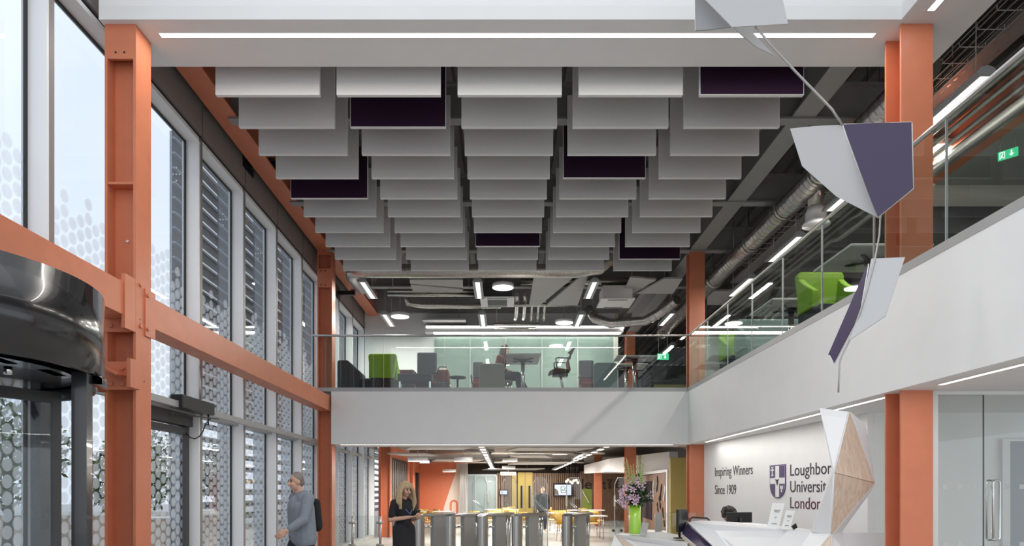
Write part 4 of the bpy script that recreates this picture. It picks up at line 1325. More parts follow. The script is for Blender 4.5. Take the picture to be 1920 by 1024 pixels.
struct('trim_3', MB().slab([(X(1091, 33.9), 33.9, Z(920, 33.9)), (X(1092.5, 33.9), 33.9, Z(920, 33.9)), (X(1105, 33.9), 33.9, Z(943, 33.9)), (X(1103, 33.9), 33.9, Z(943, 33.9))], 0.06), M_CREAM, 'cream slanting edge beside the green panel', 'trim')
bk = MB()
bk.slab([(X(1142, 25), 25, 2.25), (X(1255, 21), 21, 2.02), (X(1255, 21), 21, 2.75), (X(1142, 25), 25, 2.72)], 0.3)
bk.slab([(X(1095, 33), 33, 2.40), (X(1142, 25), 25, 2.25), (X(1142, 25), 25, 2.72), (X(1095, 33), 33, 2.8)], 0.3)
struct('ceiling_bulkhead', bk, M_WHITE, 'white angled bulkhead over the ground floor seating', 'ceiling')
ce = MB()
ce.add([(X(1095, 33), 33, 2.41), (X(1142, 25), 25, 2.26), (X(1255, 21), 21, 2.04), (5.8, 21, 2.05), (7.5, 33, 2.41)], [(0, 1, 2, 3, 4)])
ce.add([(X(1095, 33), 33, 2.46), (X(1142, 25), 25, 2.31), (X(1255, 21), 21, 2.09), (5.8, 21, 2.10), (7.5, 33, 2.46)], [(0, 1, 2, 3, 4)])
struct('ceiling_bulkhead_underside', ce, M_WHITE, 'white lowered ceiling behind the angled bulkhead', 'ceiling')
# sculpted wooden panel in a white frame
wp = thing('wall_feature', 'carved wooden feature panel in a white frame', 'wall', (4.6, 20.5, 0), kind='structure')
ya, yb = 19.2, 23.2
xa, xb = X(1252, ya), X(1205, yb)
def fp(f, z, o=0.0):
    return Vector((xa + (xb - xa) * f - o, ya + (yb - ya) * f, z))
MB().slab([fp(0, 0.45), fp(1, 0.25), fp(1, 2.05), fp(0, 2.06)], -0.1).build('wood_panel', M_OAKP, wp)
MB().beam(fp(-0.03, 0.3), fp(-0.03, 2.08), 0.12, 0.1, (0, 1, 0)).build('frame_post', M_WHITE, wp)
MB().beam(fp(-0.04, 2.1), fp(1, 2.12), 0.1, 0.08).build('frame_head', M_WHITE, wp)
MB().beam(fp(-0.04, 0.38), fp(1, 0.2), 0.1, 0.08).build('frame_sill', M_WHITE, wp)
MB().slab([fp(0.96, 0.65, 0.02), fp(0.58, 0.62, 0.02), fp(0.58, 1.85, 0.02), fp(0.96, 1.85, 0.02)], 0.03).build('dark_screen', mat('plum_board', (0.03, 0.018, 0.025), 0.7, spec=0.2), wp)
for i, (f, z0, z1) in enumerate(((0.5, 1.3, 1.9), (0.36, 1.5, 2.0), (0.22, 1.25, 1.75), (0.1, 1.2, 1.7), (0.33, 0.9, 1.2), (0.14, 0.75, 1.05), (0.42, 0.55, 0.85), (0.1, 0.5, 0.7), (0.26, 1.0, 1.4))):
    pts = [fp(f + 0.02 * math.sin(9 * z + i), z, 0.012) for z in [z0 + (z1 - z0) * k / 8 for k in range(9)]]
    MB().tube(pts, [0.008] + [0.022, 0.03, 0.024, 0.018, 0.026, 0.03, 0.02] + [0.008], 6).build('carved_slit', M_BACKING if i % 3 else M_TRIM, wp)
struct('wall_mustard', MB().box(X(1257, 18.8), 5.6, 18.8, 18.9, 0, 2.45), M_MUST, 'mustard wall left of the balcony corner column', 'wall')

# screens on the slatted wall
t = thing('wall_screen', 'large wall screen showing a green tick in a box', 'screen', (X(1055, 39.9), 39.9, 1.6))
MB().box(X(1037, 39.9), X(1073, 39.9), 39.9, 40.0, Z(931, 39.9), Z(906, 39.9)).build('bezel', M_BLACK, t, 0.01)
MB().box(X(1040, 39.9), X(1071, 39.9), 39.888, 39.9, Z(928.5, 39.9), Z(909, 39.9)).build('picture', M_SCREEN, t)
q = MB()
def sb(a, b, w):
    q.beam((X(a[0], 39.88), 39.885, Z(a[1], 39.88)), (X(b[0], 39.88), 39.885, Z(b[1], 39.88)), w, 0.004, (0, 1, 0))
for a, b in (((1052, 913), (1060, 913)), ((1052, 913), (1052, 924)), ((1052, 924), (1061, 924)), ((1061, 924), (1061, 918))):
    sb(a, b, 0.03)
q.build('box_outline', M_BLACK, t)
q = MB()
sb((1053.5, 917.5), (1056, 921), 0.045)
sb((1056, 921), (1061, 914), 0.045)
q.build('green_tick', glow('tick_green', (0.08, 0.35, 0.05), 0.8), t)
MB().prism([(X(1040, 39.88), Z(928, 39.88)), (X(1048, 39.88), Z(928, 39.88)), (X(1046, 39.88), Z(920, 39.88)), (X(1042, 39.88), Z(916.5, 39.88)), (X(1040, 39.88), Z(916.5, 39.88))], 'y', 39.884, 39.888).build('grey_hill', M_TAUPE, t)
t = thing('wall_screen', 'small pale wall screen left of the mustard doors', 'screen', (X(944, 39.9), 39.9, 1.5))
MB().box(X(936.5, 39.9), X(952, 39.9), 39.92, 40.0, Z(928, 39.9), Z(918, 39.9)).build('bezel', M_BLACK, t)
MB().box(X(938, 39.9), X(951, 39.9), 39.91, 39.92, Z(927, 39.9), Z(920, 39.9)).build('picture', M_SCREEN, t)
# cluster of warm bulbs
t = thing('bulb_cluster', 'cluster of warm globe bulbs hanging before the wall screen', 'light', (X(1073, 32), 32, Z(902, 32)))
gb = glow('warm_bulb', (1.0, 0.75, 0.45), 2.5)
for i in range(7):
    c = Vector((X(1062 + 3.6 * i, 32), 32 + 0.15 * math.sin(i * 2.1), Z(903 - 3 * math.sin(i * 1.7), 32)))
    MB().ball(c, 0.06, 10, 8).build('globe', gb, t)
    MB().tube([c + Vector((0, 0, 0.05)), Vector((c.x, c.y, 3.22))], 0.006, 5).build('flex', M_BLACK, t)

# lamps, tracks, rafts of the ground floor ceiling
GP = [((764, 802), 861, 'left most'), ((850, 887), 861, ''), ((829, 855), 881, ''), ((941, 971), 861, ''), ((941, 967), 875, ''), ((943, 963), 887, ''), ((1041, 1058), 848, '')]
GL = ['white disc lamp over the ground floor beside the orange wall', 'white disc lamp left of the near light track', 'white disc lamp before the cream mural', 'largest white disc lamp right of the near light track',
      'second white disc lamp in the row right of the light track', 'farthest white disc lamp in the row before the slatted wall', 'white disc lamp high above the screen']
p2 = None
for ((a, b), py, _), lb in zip(GP, GL):
    Y = 0.62 * FPX / (b - a) if b - a > 20 else 26
    Y = min(Y, 34)
    loc = (X((a + b) / 2, Y), Y, Z(py + 4, Y))
    r_ = 0.3
    if p2 is None:
        p2 = disc_proto(0.3, 0.12, 0.8)
        p2.name = 'disc_lamp'
        p2.location = loc
        p2['label'] = lb
        p2['group'] = 'disc lamps over the ground floor'
        o = p2
    else:
        o = dup(p2, loc, 0, lb, 'disc lamps over the ground floor')
    for ch in o.children:
        if ch.name.startswith('suspension'):
            ch.scale.z = (3.21 - loc[2] - 0.12) / 0.8
            ch.location.z = 0.12 - 0.12 * ch.scale.z
    area('disc_lamp_light', (loc[0], loc[1], loc[2] - 0.03), 0.5, 0.5, P_GROUND, shape='DISK')
for i, (xx, lb) in enumerate(((-0.62, 'row of square ceiling lights in a dark track, left of the middle'), (2.75, 'row of square ceiling lights in a dark track, right of the middle'))):
    t = thing('light_track', lb, 'light', (xx, 16, e + 1.22))
    MB().box(xx - 0.12, xx + 0.12, 16.2, 38, e + 1.22, e + 1.30).build('track', M_DARK, t)
    for k in range(16):
        yy = 16.6 + 1.35 * k
        MB().box(xx - 0.07, xx + 0.07, yy, yy + 0.55, e + 1.212, e + 1.22).build('lens', G_LENS, t)
    for yy in (17, 27, 37):
        MB().tube([(xx, yy, e + 1.3), (xx, yy, 3.22)], 0.008, 6).build('hanger_rod', M_PIPE, t)
    for yy in (19, 25, 31, 36):
        area('track_lamp', (xx, yy, e + 1.20), 0.16, 4.0, P_GROUND)
rf = [((-3.0, 17.5), (1.2, 1.4), 1.28), ((-1.9, 19.6), (1.4, 1.2), 1.25), ((-3.0, 22.5), (1.5, 1.4), 1.22), ((-1.8, 26.0), (1.5, 1.6), 1.2), ((0.9, 17.4), (1.6, 0.9), 1.3), ((1.3, 20.0), (1.8, 1.6), 1.25), ((0.9, 23.5), (1.6, 1.6), 1.22), ((1.4, 28.5), (1.8, 2.0), 1.18), ((3.9, 17.6), (1.4, 1.4), 1.3), ((0.4, 34), (2.4, 2.0), 1.12)]
for i, (c, (w_, d_), h) in enumerate(rf):
    t = thing('ceiling_raft', 'flat grey raft under the ground floor ceiling, %s of the %s side' % (ordinal(i if i < 4 else i - 4), 'facade' if i < 4 else 'desk'), 'ceiling panel', (c[0], c[1], e + h))
    sk = 0.35 * (-1) ** i
    MB().slab([(c[0] - w_ / 2, c[1] - d_ / 2, e + h), (c[0] + w_ / 2 - sk, c[1] - d_ / 2, e + h), (c[0] + w_ / 2, c[1] + d_ / 2, e + h), (c[0] - w_ / 2 + sk, c[1] + d_ / 2, e + h)], -0.04).build('board', M_RAFT, t)
    for s_ in (-0.3, 0.3):
        MB().tube([(c[0] + s_ * w_, c[1], e + h), (c[0] + s_ * w_, c[1], 3.22)], 0.006, 5).build('hanger_wire', M_PIPE, t)
for i, (a, b, r, lb) in enumerate((((-3.4, 18.4, 2.98), (3.6, 18.4, 2.98), 0.1, 'silver duct across the ground floor ceiling, nearest one'), ((-3.4, 24.5, 2.95), (3.6, 24.5, 2.95), 0.09, 'silver duct across the ground floor ceiling, middle one'),
                                   ((0.3, 17, 3.02), (0.3, 34, 3.02), 0.08, 'silver duct running away along the ground floor ceiling'), ((3.6, 17.3, 2.86), (5.6, 18.2, 2.72), 0.14, 'silver duct above the mustard wall'),
                                   ((-3.4, 31, 2.9), (3.6, 31, 2.9), 0.09, 'silver duct across the ground floor ceiling, farthest one'))):
    t = thing('foil_duct', lb, 'duct', a)
    MB().tube([a, b], r, 14).build('duct_run', M_FOIL, t)
    for f_ in (0.1, 0.9):
        c = Vector(a).lerp(Vector(b), f_)
        MB().tube([(c.x, c.y, c.z + r * 0.8), (c.x, c.y, 3.22)], 0.008, 6).build('hanger_rod', M_PIPE, t)
for i in range(9):
    yy = 18.9 + 0.62 * i
    t = thing('ceiling_rib', 'pale timber coloured ceiling rib right of the light track, %s from the hall' % ordinal(i), 'ceiling panel', (0.15, yy, e + 1.42))
    MB().box(-0.35, 0.9, yy, yy + 0.14, e + 1.40, e + 1.48).build('board', M_CREAM, t)
    MB().tube([(0.2, yy + 0.07, e + 1.48), (0.2, yy + 0.07, 3.22)], 0.006, 5).build('hanger_wire', M_PIPE, t)

# ================================================================ RECEPTION WALL SIGN
def on_wall(px):
    """point of the reception wall's line that shows at column px"""
    k = (px - CX) / FPX
    d = B0 - A0
    s_ = (k * A0.y - A0.x) / (d.x - k * d.y)
    return A0 + d * s_


def wall_text(name, txt, px0, px1, ybase, ycap, m, parent, ref=None):
    a, b = on_wall(px0), on_wall(px1)
    z0, z1 = Z(ybase, a.y), Z(ycap, a.y)
    return letter_block(name, txt, (a.x, a.y, z0), uw, (b - a).length, z1 - z0, m, parent, 0.005, ref)


sg = thing('wall_lettering', 'dark motto lettering on the reception wall beside the balcony corner column', 'lettering', on_wall(1340) + Vector((0, 0, 1.4)))
wall_text('motto_line', 'Inspiring Winners', 1341, 1411.5, 893.5, 877, M_TEXTK, sg)
wall_text('motto_line', 'Since 1909', 1341, 1380.5, 926.5, 910, M_TEXTK, sg)
lg = thing('wall_logo', 'purple shield with the three line university name on the reception wall', 'sign', on_wall(1482) + Vector((0, 0, 1.2)))
wall_text('name_line', 'Loughborough', 1482, 1560, 892.3, 871.5, M_TEXTD, lg, 'Loughbor')
wall_text('name_line', 'University', 1482, 1549.5, 922.8, 902, M_TEXTD, lg, 'Universit')
wall_text('name_line', 'London', 1482, 1540.5, 953, 932.5, M_TEXTR, lg)
# shield: local plan u 0..1 across, v 0..1 up
sa, sb_ = on_wall(1444.5), on_wall(1474)
ZS0, ZS1 = Z(934, sa.y), Z(873, sa.y)
def shp(u, v, o=0.0):
    p = sa.lerp(sb_, u)
    return Vector((p.x, p.y, ZS0 + (ZS1 - ZS0) * v)) + nw * o
def shield_outline(g=0.0):
    pts = [(0 + g, 1 - g), (1 - g, 1 - g), (1 - g, 0.42)]
    pts += [(0.5 + (0.5 - g) * math.cos(a), 0.42 - (0.42 - g) * math.sin(a) ** 0.9) for a in [PI / 2 * k / 7 for k in range(1, 7)]]
    pts += [(0.5, g)]
    pts += [(0.5 - (0.5 - g) * math.cos(a), 0.42 - (0.42 - g) * math.sin(a) ** 0.9) for a in [PI / 2 * k / 7 for k in range(6, 0, -1)]]
    pts += [(0 + g, 0.42)]
    return pts
M_CREST = mat('crest_purple', (0.07, 0.04, 0.14), 0.5)
sh = MB()
sh.slab([shp(u, v, 0.012) for u, v in shield_outline()][::-1], 0.011)
sh.build('shield_rim', M_CREST, lg)
MB().slab([shp(u, v, 0.015) for u, v in shield_outline(0.03)][::-1], 0.003).build('shield_face', M_WHITE, lg)
def clip_quarter(u0, u1, v0, v1):
    pts = []
    if v0 < 0.3:
        full = shield_outline(0.035)
        n = 9
        us = [u0 + (u1 - u0) * k / n for k in range(n + 1)]
        def low(u):
            c = min(1, abs(u - 0.5) / 0.465)
            return 0.42 - 0.385 * max(0, 1 - c * c) ** 0.45
        return [(u0, v1)] + [(u, max(low(u), v0)) for u in us] + [(u1, v1)]
    # wavy lower edge
    n = 8
    return [(u0, v1)] + [(u0 + (u1 - u0) * k / n, v0 + 0.015 * math.sin(k * PI)) if k % 2 else (u0 + (u1 - u0) * k / n, v0 + 0.03) for k in range(n + 1)] + [(u1, v1)]
for (u0, u1, v0, v1) in ((0.035, 0.37, 0.60, 0.965), (0.63, 0.965, 0.60, 0.965), (0.035, 0.37, 0.0, 0.43), (0.63, 0.965, 0.0, 0.43)):
    MB().slab([shp(u, v, 0.018) for u, v in clip_quarter(u0, u1, v0, v1)], 0.003).build('shield_quarter', M_CREST, lg)
q = MB()
def sq(u0, u1, v0, v1):
    q.slab([shp(u0, v0, 0.021), shp(u1, v0, 0.021), shp(u1, v1, 0.021), shp(u0, v1, 0.021)][::-1], -0.003)
sq(0.17, 0.23, 0.66, 0.93); sq(0.09, 0.31, 0.83, 0.87); sq(0.12, 0.28, 0.68, 0.71); sq(0.13, 0.27, 0.91, 0.94)
sq(0.75, 0.82, 0.18, 0.36); sq(0.70, 0.88, 0.27, 0.30); sq(0.70, 0.74, 0.28, 0.38); sq(0.84, 0.88, 0.28, 0.38)
q.build('white_charge', M_WHITE, lg)
q = MB()
for a, b, w in (((0.43, 0.53), (0.57, 0.53), 0.05), ((0.40, 0.57), (0.46, 0.52), 0.02), ((0.60, 0.57), (0.54, 0.52), 0.02), ((0.45, 0.47), (0.55, 0.47), 0.05), ((0.48, 0.42), (0.52, 0.42), 0.04)):
    q.beam(shp(*a, 0.02), shp(*b, 0.02), 0.006, (ZS1 - ZS0) * w)
q.build('beast_head', M_TEXTK, lg)

# ================================================================ RECEPTION DESK
rdk = thing('reception_desk', 'white faceted reception desk with ash and purple facets and a tall pointed end', 'desk', (3.2, 9.0, 0))
def P(px, py, Y):
    return at(px, py, Y)
def facet(name, pts, m, t=0.015):
    MB().slab([P(*p) for p in pts], t).build(name, m, rdk)
# high counter: tip at left, running to the tall end at right
T0, T1 = (1288, 979.5, 10.1), (1344, 1012, 9.2)
TR = (1523, 998, 8.1)
facet('white_facet', [T0, (1341, 996, 9.55), (1368, 1030, 9.0), (1330, 1019, 9.25)], M_DESKW)
facet('white_facet', [T0, TR, (1341, 996, 9.55)], M_DESKW)
facet('white_facet', [TR, (1460, 1090, 7.7), (1400, 1070, 8.5), (1368, 1030, 9.0), (1341, 996, 9.55)], M_DESKW)
facet('white_facet', [(1330, 1019, 9.25), (1368, 1030, 9.0), (1400, 1070, 8.5), (1390, 1074, 8.5)], M_DESKW)
facet('white_facet', [(1400, 1070, 8.5), (1460, 1090, 7.7), (1420, 1180, 8.0), (1390, 1074, 8.5)], M_DESKW)
facet('purple_facet', [(1288.5, 983, 10.06), (1277, 1001, 9.98), (1360, 1072, 8.44), (1390, 1074, 8.5)], M_SCULP)
facet('ash_facet', [(1276.5, 1002, 9.97), (1276, 1006, 9.97), (1350, 1080, 8.44), (1360, 1073, 8.43)], M_ASH)
for pr in ((T0, (1277, 1001, 9.97)), (T0, (1390, 1074, 8.47)), ((1277, 1001, 9.96), (1360, 1072, 8.42))):
    MB().tube([P(*pr[0]) + Vector((0, -0.006, 0)), P(*pr[1]) + Vector((0, -0.006, 0))], 0.009, 6).build('edge_line', M_WHITE, rdk)
ctop = [P(*T0), P(1405, 988.6, 9.0), P(*TR)]
back = [ctop[2] + Vector((0.25, 0.55, 0.0)), ctop[1] + Vector((0.35, 0.6, 0.02)), ctop[0] + Vector((0.35, 0.5, 0.01))]
MB().slab(ctop + back, 0.04).build('counter_top', M_DESKW, rdk)
MB().slab([P(1290, 1000, 10.15), P(1523, 1010, 8.3), Vector((4.0, 8.3, 0)), Vector((2.9, 10.2, 0))], 0.05).build('inner_panel', M_DESKW, rdk)
# tall pointed end
a_ = (1538.3, 766, 7.75)
b_ = (1591.5, 773, 7.55)
c_ = (1564, 887, 7.35)
d_ = (1558, 1002, 7.5)
e_ = (1638.7, 905.6, 7.45)
f_ = (1522.7, 997.8, 7.95)
g_ = (1561, 880, 7.5)
facet('white_facet', [a_, b_, c_, g_], M_DESKW)
facet('white_facet', [g_, c_, d_, f_], M_DESKW)
facet('ash_facet', [b_, (1638.7, 905.6, 7.45), c_], M_ASH)
facet('ash_facet', [c_, (1638.7, 905.6, 7.45), d_], M_ASH)
facet('white_facet', [b_, (1620, 797, 7.7), (1627, 831, 7.7), e_], M_DESKW)
facet('white_facet', [e_, (1627, 831, 7.7), (1624, 930, 7.8)], M_DESKW)
facet('white_facet', [d_, e_, (1624, 930, 7.8), (1575, 998, 7.75)], M_DESKW)
facet('white_facet', [(1563, 880, 7.8), (1575, 998, 8.0), (1624, 930, 7.95), (1627, 831, 7.9), (1620, 797, 7.9), (1591, 773, 7.85)], M_DESKW, 0.01)
for pr in ((b_, c_), (b_, e_), (e_, d_), (c_, d_)):
    MB().tube([P(*pr[0]) + Vector((0, -0.004, 0)), P(*pr[1]) + Vector((0, -0.004, 0))], 0.006, 6).build('edge_line', M_WHITE, rdk)
facet('ash_facet', [(1557, 1004, 7.5), (1556, 1100, 7.2), (1528, 1040, 7.4), (1542, 1022, 7.5)], M_ASH)
facet('white_facet', [(1558, 1003, 7.5), (1575, 999, 7.75), (1700, 1160, 7.6), (1556, 1100, 7.2)], M_DESKW)
facet('white_facet', [(1523, 998, 8.0), (1557, 1003, 7.5), (1528, 1040, 7.4), (1460, 1090, 7.6)], M_DESKW)
facet('white_facet', [(1460, 1090, 7.6), (1528, 1040, 7.4), (1556, 1100, 7.2), (1500, 1190, 7.3)], M_DESKW)
rb = MB().slab([P(1576, 999, 7.75), P(1668, 998, 7.9), P(1668, 1170, 7.9), P(1576, 1170, 7.75)], 0.04)
rb.build('back_counter_front', M_DESKW, rdk)
# low counter at the left
lc = thing('low_counter', 'low white faceted counter carrying the green vase', 'desk', (2.2, 10.5, 0))
def lfacet(name, pts, m, t=0.015):
    MB().slab([P(*p) for p in pts], t).build(name, m, lc)
L0 = (1152, 1001, 11.6)
lfacet('counter_top', [L0, (1286, 1021.5, 9.2), (1300, 1008, 10.6), (1240, 997, 12.3)], M_DESKW, 0.05)
lfacet('white_facet', [(1152, 1002, 11.6), (1145, 1030, 11.3), (1180, 1040, 10.6)], M_DESKW)
lfacet('ash_facet', [(1154, 1002, 11.58), (1180, 1040, 10.6), (1215, 1040, 10.2)], M_ASH)
lfacet('white_facet', [(1156, 1002.5, 11.56), (1215, 1040, 10.2), (1300, 1060, 9.0), (1286, 1022, 9.2)], M_DESKW)
lfacet('white_facet', [(1145, 1030, 11.3), (1150, 1150, 11.3), (1300, 1200, 9.2), (1300, 1050, 9.0), (1180, 1040, 10.6)], M_DESKW)

# vase, flowers, stands on the low counter
VY = 11.15
vx, vz = X(1190.5, VY), Z(1001, VY)
t = thing('glazed_vase', 'tall lime green cylindrical vase on the low white counter', 'vase', (vx, VY, vz))
MB().lathe([(0, 0), (0.094, 0), (0.098, 0.02), (0.098, 0.47), (0.09, 0.47), (0.088, 0.05), (0, 0.05)], (vx, VY, vz), 32).build('body', M_LIME, t)
MB().lathe([(0.09, 0.462), (0.103, 0.466), (0.103, 0.476), (0.09, 0.478)], (vx, VY, vz), 32).build('rim', M_LIME, t)


def lily():
    t = thing('lily', 'pink lily blossom in the green vase bouquet', 'flower', (0, 0, 0), 'lilies in the green vase')
    for k in range(6):
        a = k * PI / 3
        d = Vector((math.cos(a), math.sin(a), 0))
        s_ = Vector((-d.y, d.x, 0))
        p = [d * 0.006, d * 0.035 + Vector((0, 0, 0.03)) + s_ * 0.016, d * 0.068 + Vector((0, 0, 0.030)), d * 0.035 + Vector((0, 0, 0.03)) - s_ * 0.016]
        q = MB()
        q.add([p[0], p[1], p[2], p[3], d * 0.035 + Vector((0, 0, 0.022))], [(0, 1, 4), (1, 2, 4), (2, 3, 4), (3, 0, 4)], True)
        q.build('petal', M_LILY, t)
    MB().tube([(0, 0, 0.005), (0, 0, 0.05)], 0.004, 5).build('stamen', M_YEL, t)
    MB().tube([(0, 0, 0.005), (0, 0, -0.03)], 0.006, 5).build('stem', M_PLEAF, t)
    return t


Rf = random.Random(3)
lp = lily()
LP = [(-0.20, 0.13, -0.06), (-0.14, 0.07, -0.10), (-0.07, 0.10, -0.13), (0.0, 0.09, -0.13), (0.20, 0.12, -0.10), (-0.22, 0.05, -0.04), (-0.02, 0.02, -0.14), (-0.17, 0.24, -0.04), (-0.10, 0.30, -0.03), (-0.05, 0.22, -0.10),
      (0.02, 0.30, -0.06), (0.08, 0.25, -0.10), (0.12, 0.32, 0.0), (-0.21, 0.19, 0), (0.05, 0.37, 0.02), (-0.03, 0.38, 0.02), (-0.18, -0.01, -0.05)]
LL = ['large one at the far left', 'left of the middle, low', 'low and just left of the middle', 'low in the middle', 'alone at the right', 'lowest but one at the left edge', 'lowest in the middle, over the vase rim', 'upper left', 'high and left of the middle', 'centre left',
      'upper middle', 'right of the middle', 'upper right', 'left edge at half height', 'topmost, right of the middle', 'topmost, left of the middle', 'hanging lowest at the left']
for i, (dx, dz, dy) in enumerate(LP):
    o = lp if i == 0 else dup(lp, (0, 0, 0))
    o['label'] = 'pink lily in the green vase bouquet, ' + LL[i]
    o.location = (vx + dx, VY + dy, vz + 0.50 + dz)
    d = Vector((dx * 0.8 + Rf.uniform(-0.08, 0.08), -0.28, dz * 0.35 - 0.02)).normalized()
    o.rotation_mode = 'QUATERNION'
    o.rotation_quaternion = d.to_track_quat('Z', 'Y')
o = dup(lp, (vx + 0.27, VY - 0.05, vz + 0.66), 0, 'single white lily bud at the right edge of the bouquet')
o.scale = (0.8, 0.8, 0.8)
# leaves between the blossoms
q = MB()
for i in range(330):
    a = Rf.uniform(0, 2 * PI)
    c = Vector((vx + Rf.gauss(0.03, 0.105), VY + Rf.gauss(-0.04, 0.045), vz + 0.50 + Rf.uniform(-0.04, 0.28)))
    d = Vector((Rf.gauss(0, 1), Rf.gauss(-0.2, 0.7), Rf.gauss(0.2, 0.6))).normalized()
    s_ = d.cross(Vector((Rf.gauss(0, 1), Rf.gauss(0, 1), Rf.gauss(0, 1)))).normalized()
    L_ = Rf.uniform(0.06, 0.12)
    q.add([c, c + d * L_ * 0.5 + s_ * 0.02, c + d * L_, c + d * L_ * 0.5 - s_ * 0.02], [(0, 1, 2, 3)])
tag(q.build('bouquet_leaves', M_PLEAF), 'dark green leaves between the blossoms in the green vase', 'foliage', None, 'stuff')


def gladiolus(i, base, tip, lb):
    t = thing('gladiolus_stem', lb, 'flower', base, 'green gladiolus stems in the vase')
    b, e2 = Vector(base), Vector(tip)
    m_ = b.lerp(e2, 0.5) + Vector(((e2.x - b.x) * -0.18, 0, 0))
    pts = [b, b.lerp(m_, 0.5), m_, m_.lerp(e2, 0.5), e2]
    MB().tube(pts, [0.010, 0.010, 0.009, 0.007, 0.003], 6).build('stalk', M_GLAD, t)
    q = MB()
    for k in range(14):
        f = 0.30 + 0.68 * k / 14
        p = m_.lerp(e2, (f - 0.5) * 2) if f > 0.5 else b.lerp(m_, f * 2)
        d = Vector((0.022 * (1 if k % 2 else -1), -0.012, 0.035)) * (1.35 - 0.8 * f)
        q.tube([p, p + d * 0.5, p + d], [0.006, 0.017 * (1.3 - 0.8 * f), 0.003], 5)
    q.build('buds', M_GLAD, t)


for i, (x0_, x1_, y1_) in enumerate(((1180, 1168, 866), (1184, 1174, 858), (1188, 1176, 862), (1190, 1181, 872), (1192, 1187, 870), (1196, 1196, 852), (1198, 1203, 854), (1200, 1207, 868), (1194, 1190, 885), (1202, 1204, 880))):
    b = Vector((X(x0_, VY), VY + 0.02 * (i % 3 - 1), vz + 0.46))
    tip = at(x1_, y1_, VY)
    tip.y += 0.05 * (i % 3 - 1)
    gladiolus(i, b, tip, 'green gladiolus stem above the lilies, ' + ('leaning far left', 'tall and second from left', 'left of the middle', 'short and left of the middle', 'just left of the middle', 'tallest in the middle', 'tall and curved, right of the middle', 'rightmost with a bent tip', 'shortest in the middle', 'short one at the right')[i])
t = thing('patterned_card', 'small leaning card with a black and white pattern beside the vase', 'card', at(1210, 1003, 10.9))
mp = bpy.data.materials.new('card_pattern')
mp.use_nodes = True
b_n = mp.node_tree.nodes['Principled BSDF']
vn = mp.node_tree.nodes.new('ShaderNodeTexVoronoi')
vn.inputs['Scale'].default_value = 45
vr = mp.node_tree.nodes.new('ShaderNodeValToRGB')
vr.color_ramp.interpolation = 'CONSTANT'
vr.color_ramp.elements[0].color = (0.07, 0.07, 0.08, 1)
vr.color_ramp.elements[1].color = (0.6, 0.6, 0.6, 1)
vr.color_ramp.elements[1].position = 0.45
mp.node_tree.links.new(vn.outputs['Distance'], vr.inputs['Fac'])
mp.node_tree.links.new(vr.outputs['Color'], b_n.inputs['Base Color'])
MB().slab([at(1199.5, 1003, 10.8), at(1211, 1004.5, 10.7), at(1216.5, 981, 10.95), at(1204.5, 979.5, 11.0)], 0.008).build('card_face', mp, t)
MB().slab([at(1206, 1003, 11.05), at(1212, 1003, 11.0), at(1213, 985, 10.97), at(1208, 985, 11.0)], 0.006).build('strut', M_BLACK, t)


def monitor(name, label, c, w, h, rz, base=True):
    t = thing(name, label, 'monitor', (0, 0, 0))
    MB().box(-w / 2, w / 2, -0.02, 0.02, 0.10, 0.10 + h).build('housing', M_BLACK, t, 0.006)
    MB().box(-w / 2 + 0.015, w / 2 - 0.015, -0.022, -0.02, 0.115, 0.085 + h).build('screen_face', M_DRUM, t)
    MB().tube([(0, 0.03, 0.02), (0, 0.05, 0.10), (0, 0.03, 0.10 + h * 0.5)], 0.022, 10).build('stand', M_BLACK, t)
    MB().lathe([(0, 0), (0.11, 0), (0.11, 0.014), (0, 0.02)], (0, 0.02, 0), 20).build('foot', M_BLACK, t)
    t.location = c
    t.rotation_euler = (0, 0, rz)
    return t


monitor('desk_monitor', 'black monitor turned sideways on the low counter left of the purple facet', at(1279, 1010, 10.0), 0.34, 0.33, math.radians(52))
monitor('desk_monitor', 'black monitor seen over the high white counter before the receptionist', (X(1386, 10.6), 10.6, Z(992, 10.6)), 0.42, 0.16, PI + 0.2)
t = thing('mesh_chair', 'black rimmed chair back behind the left end of the reception desk', 'chair', (X(1312, 11.3), 11.3, 0))
zt = Z(970, 11.3)
xa = X(1312, 11.3)
MB().tube([(xa - 0.17, 11.3, 0.75), (xa - 0.16, 11.3, zt - 0.03), (xa - 0.12, 11.3, zt), (xa + 0.12, 11.3, zt - 0.015), (xa + 0.16, 11.3, zt - 0.05), (xa + 0.16, 11.3, 0.75)], 0.014, 8).build('back_frame', M_BLACK, t)
MB().box(xa - 0.15, xa + 0.15, 11.295, 11.305, 0.72, zt - 0.03).build('back_mesh', M_GREYFR, t)
MB().box(xa - 0.22, xa + 0.22, 10.85, 11.3, 0.44, 0.5).build('seat', M_BLACK, t, 0.02)
MB().tube([(xa, 11.1, 0.05), (xa, 11.1, 0.45)], 0.03, 10).build('gas_column', M_CHROME, t)
for k in range(5):
    a = 2 * PI * k / 5
    MB().beam((xa, 11.1, 0.09), (xa + 0.3 * math.cos(a), 11.1 + 0.3 * math.sin(a), 0.03), 0.04, 0.03).build('base_leg', M_BLACK, t)
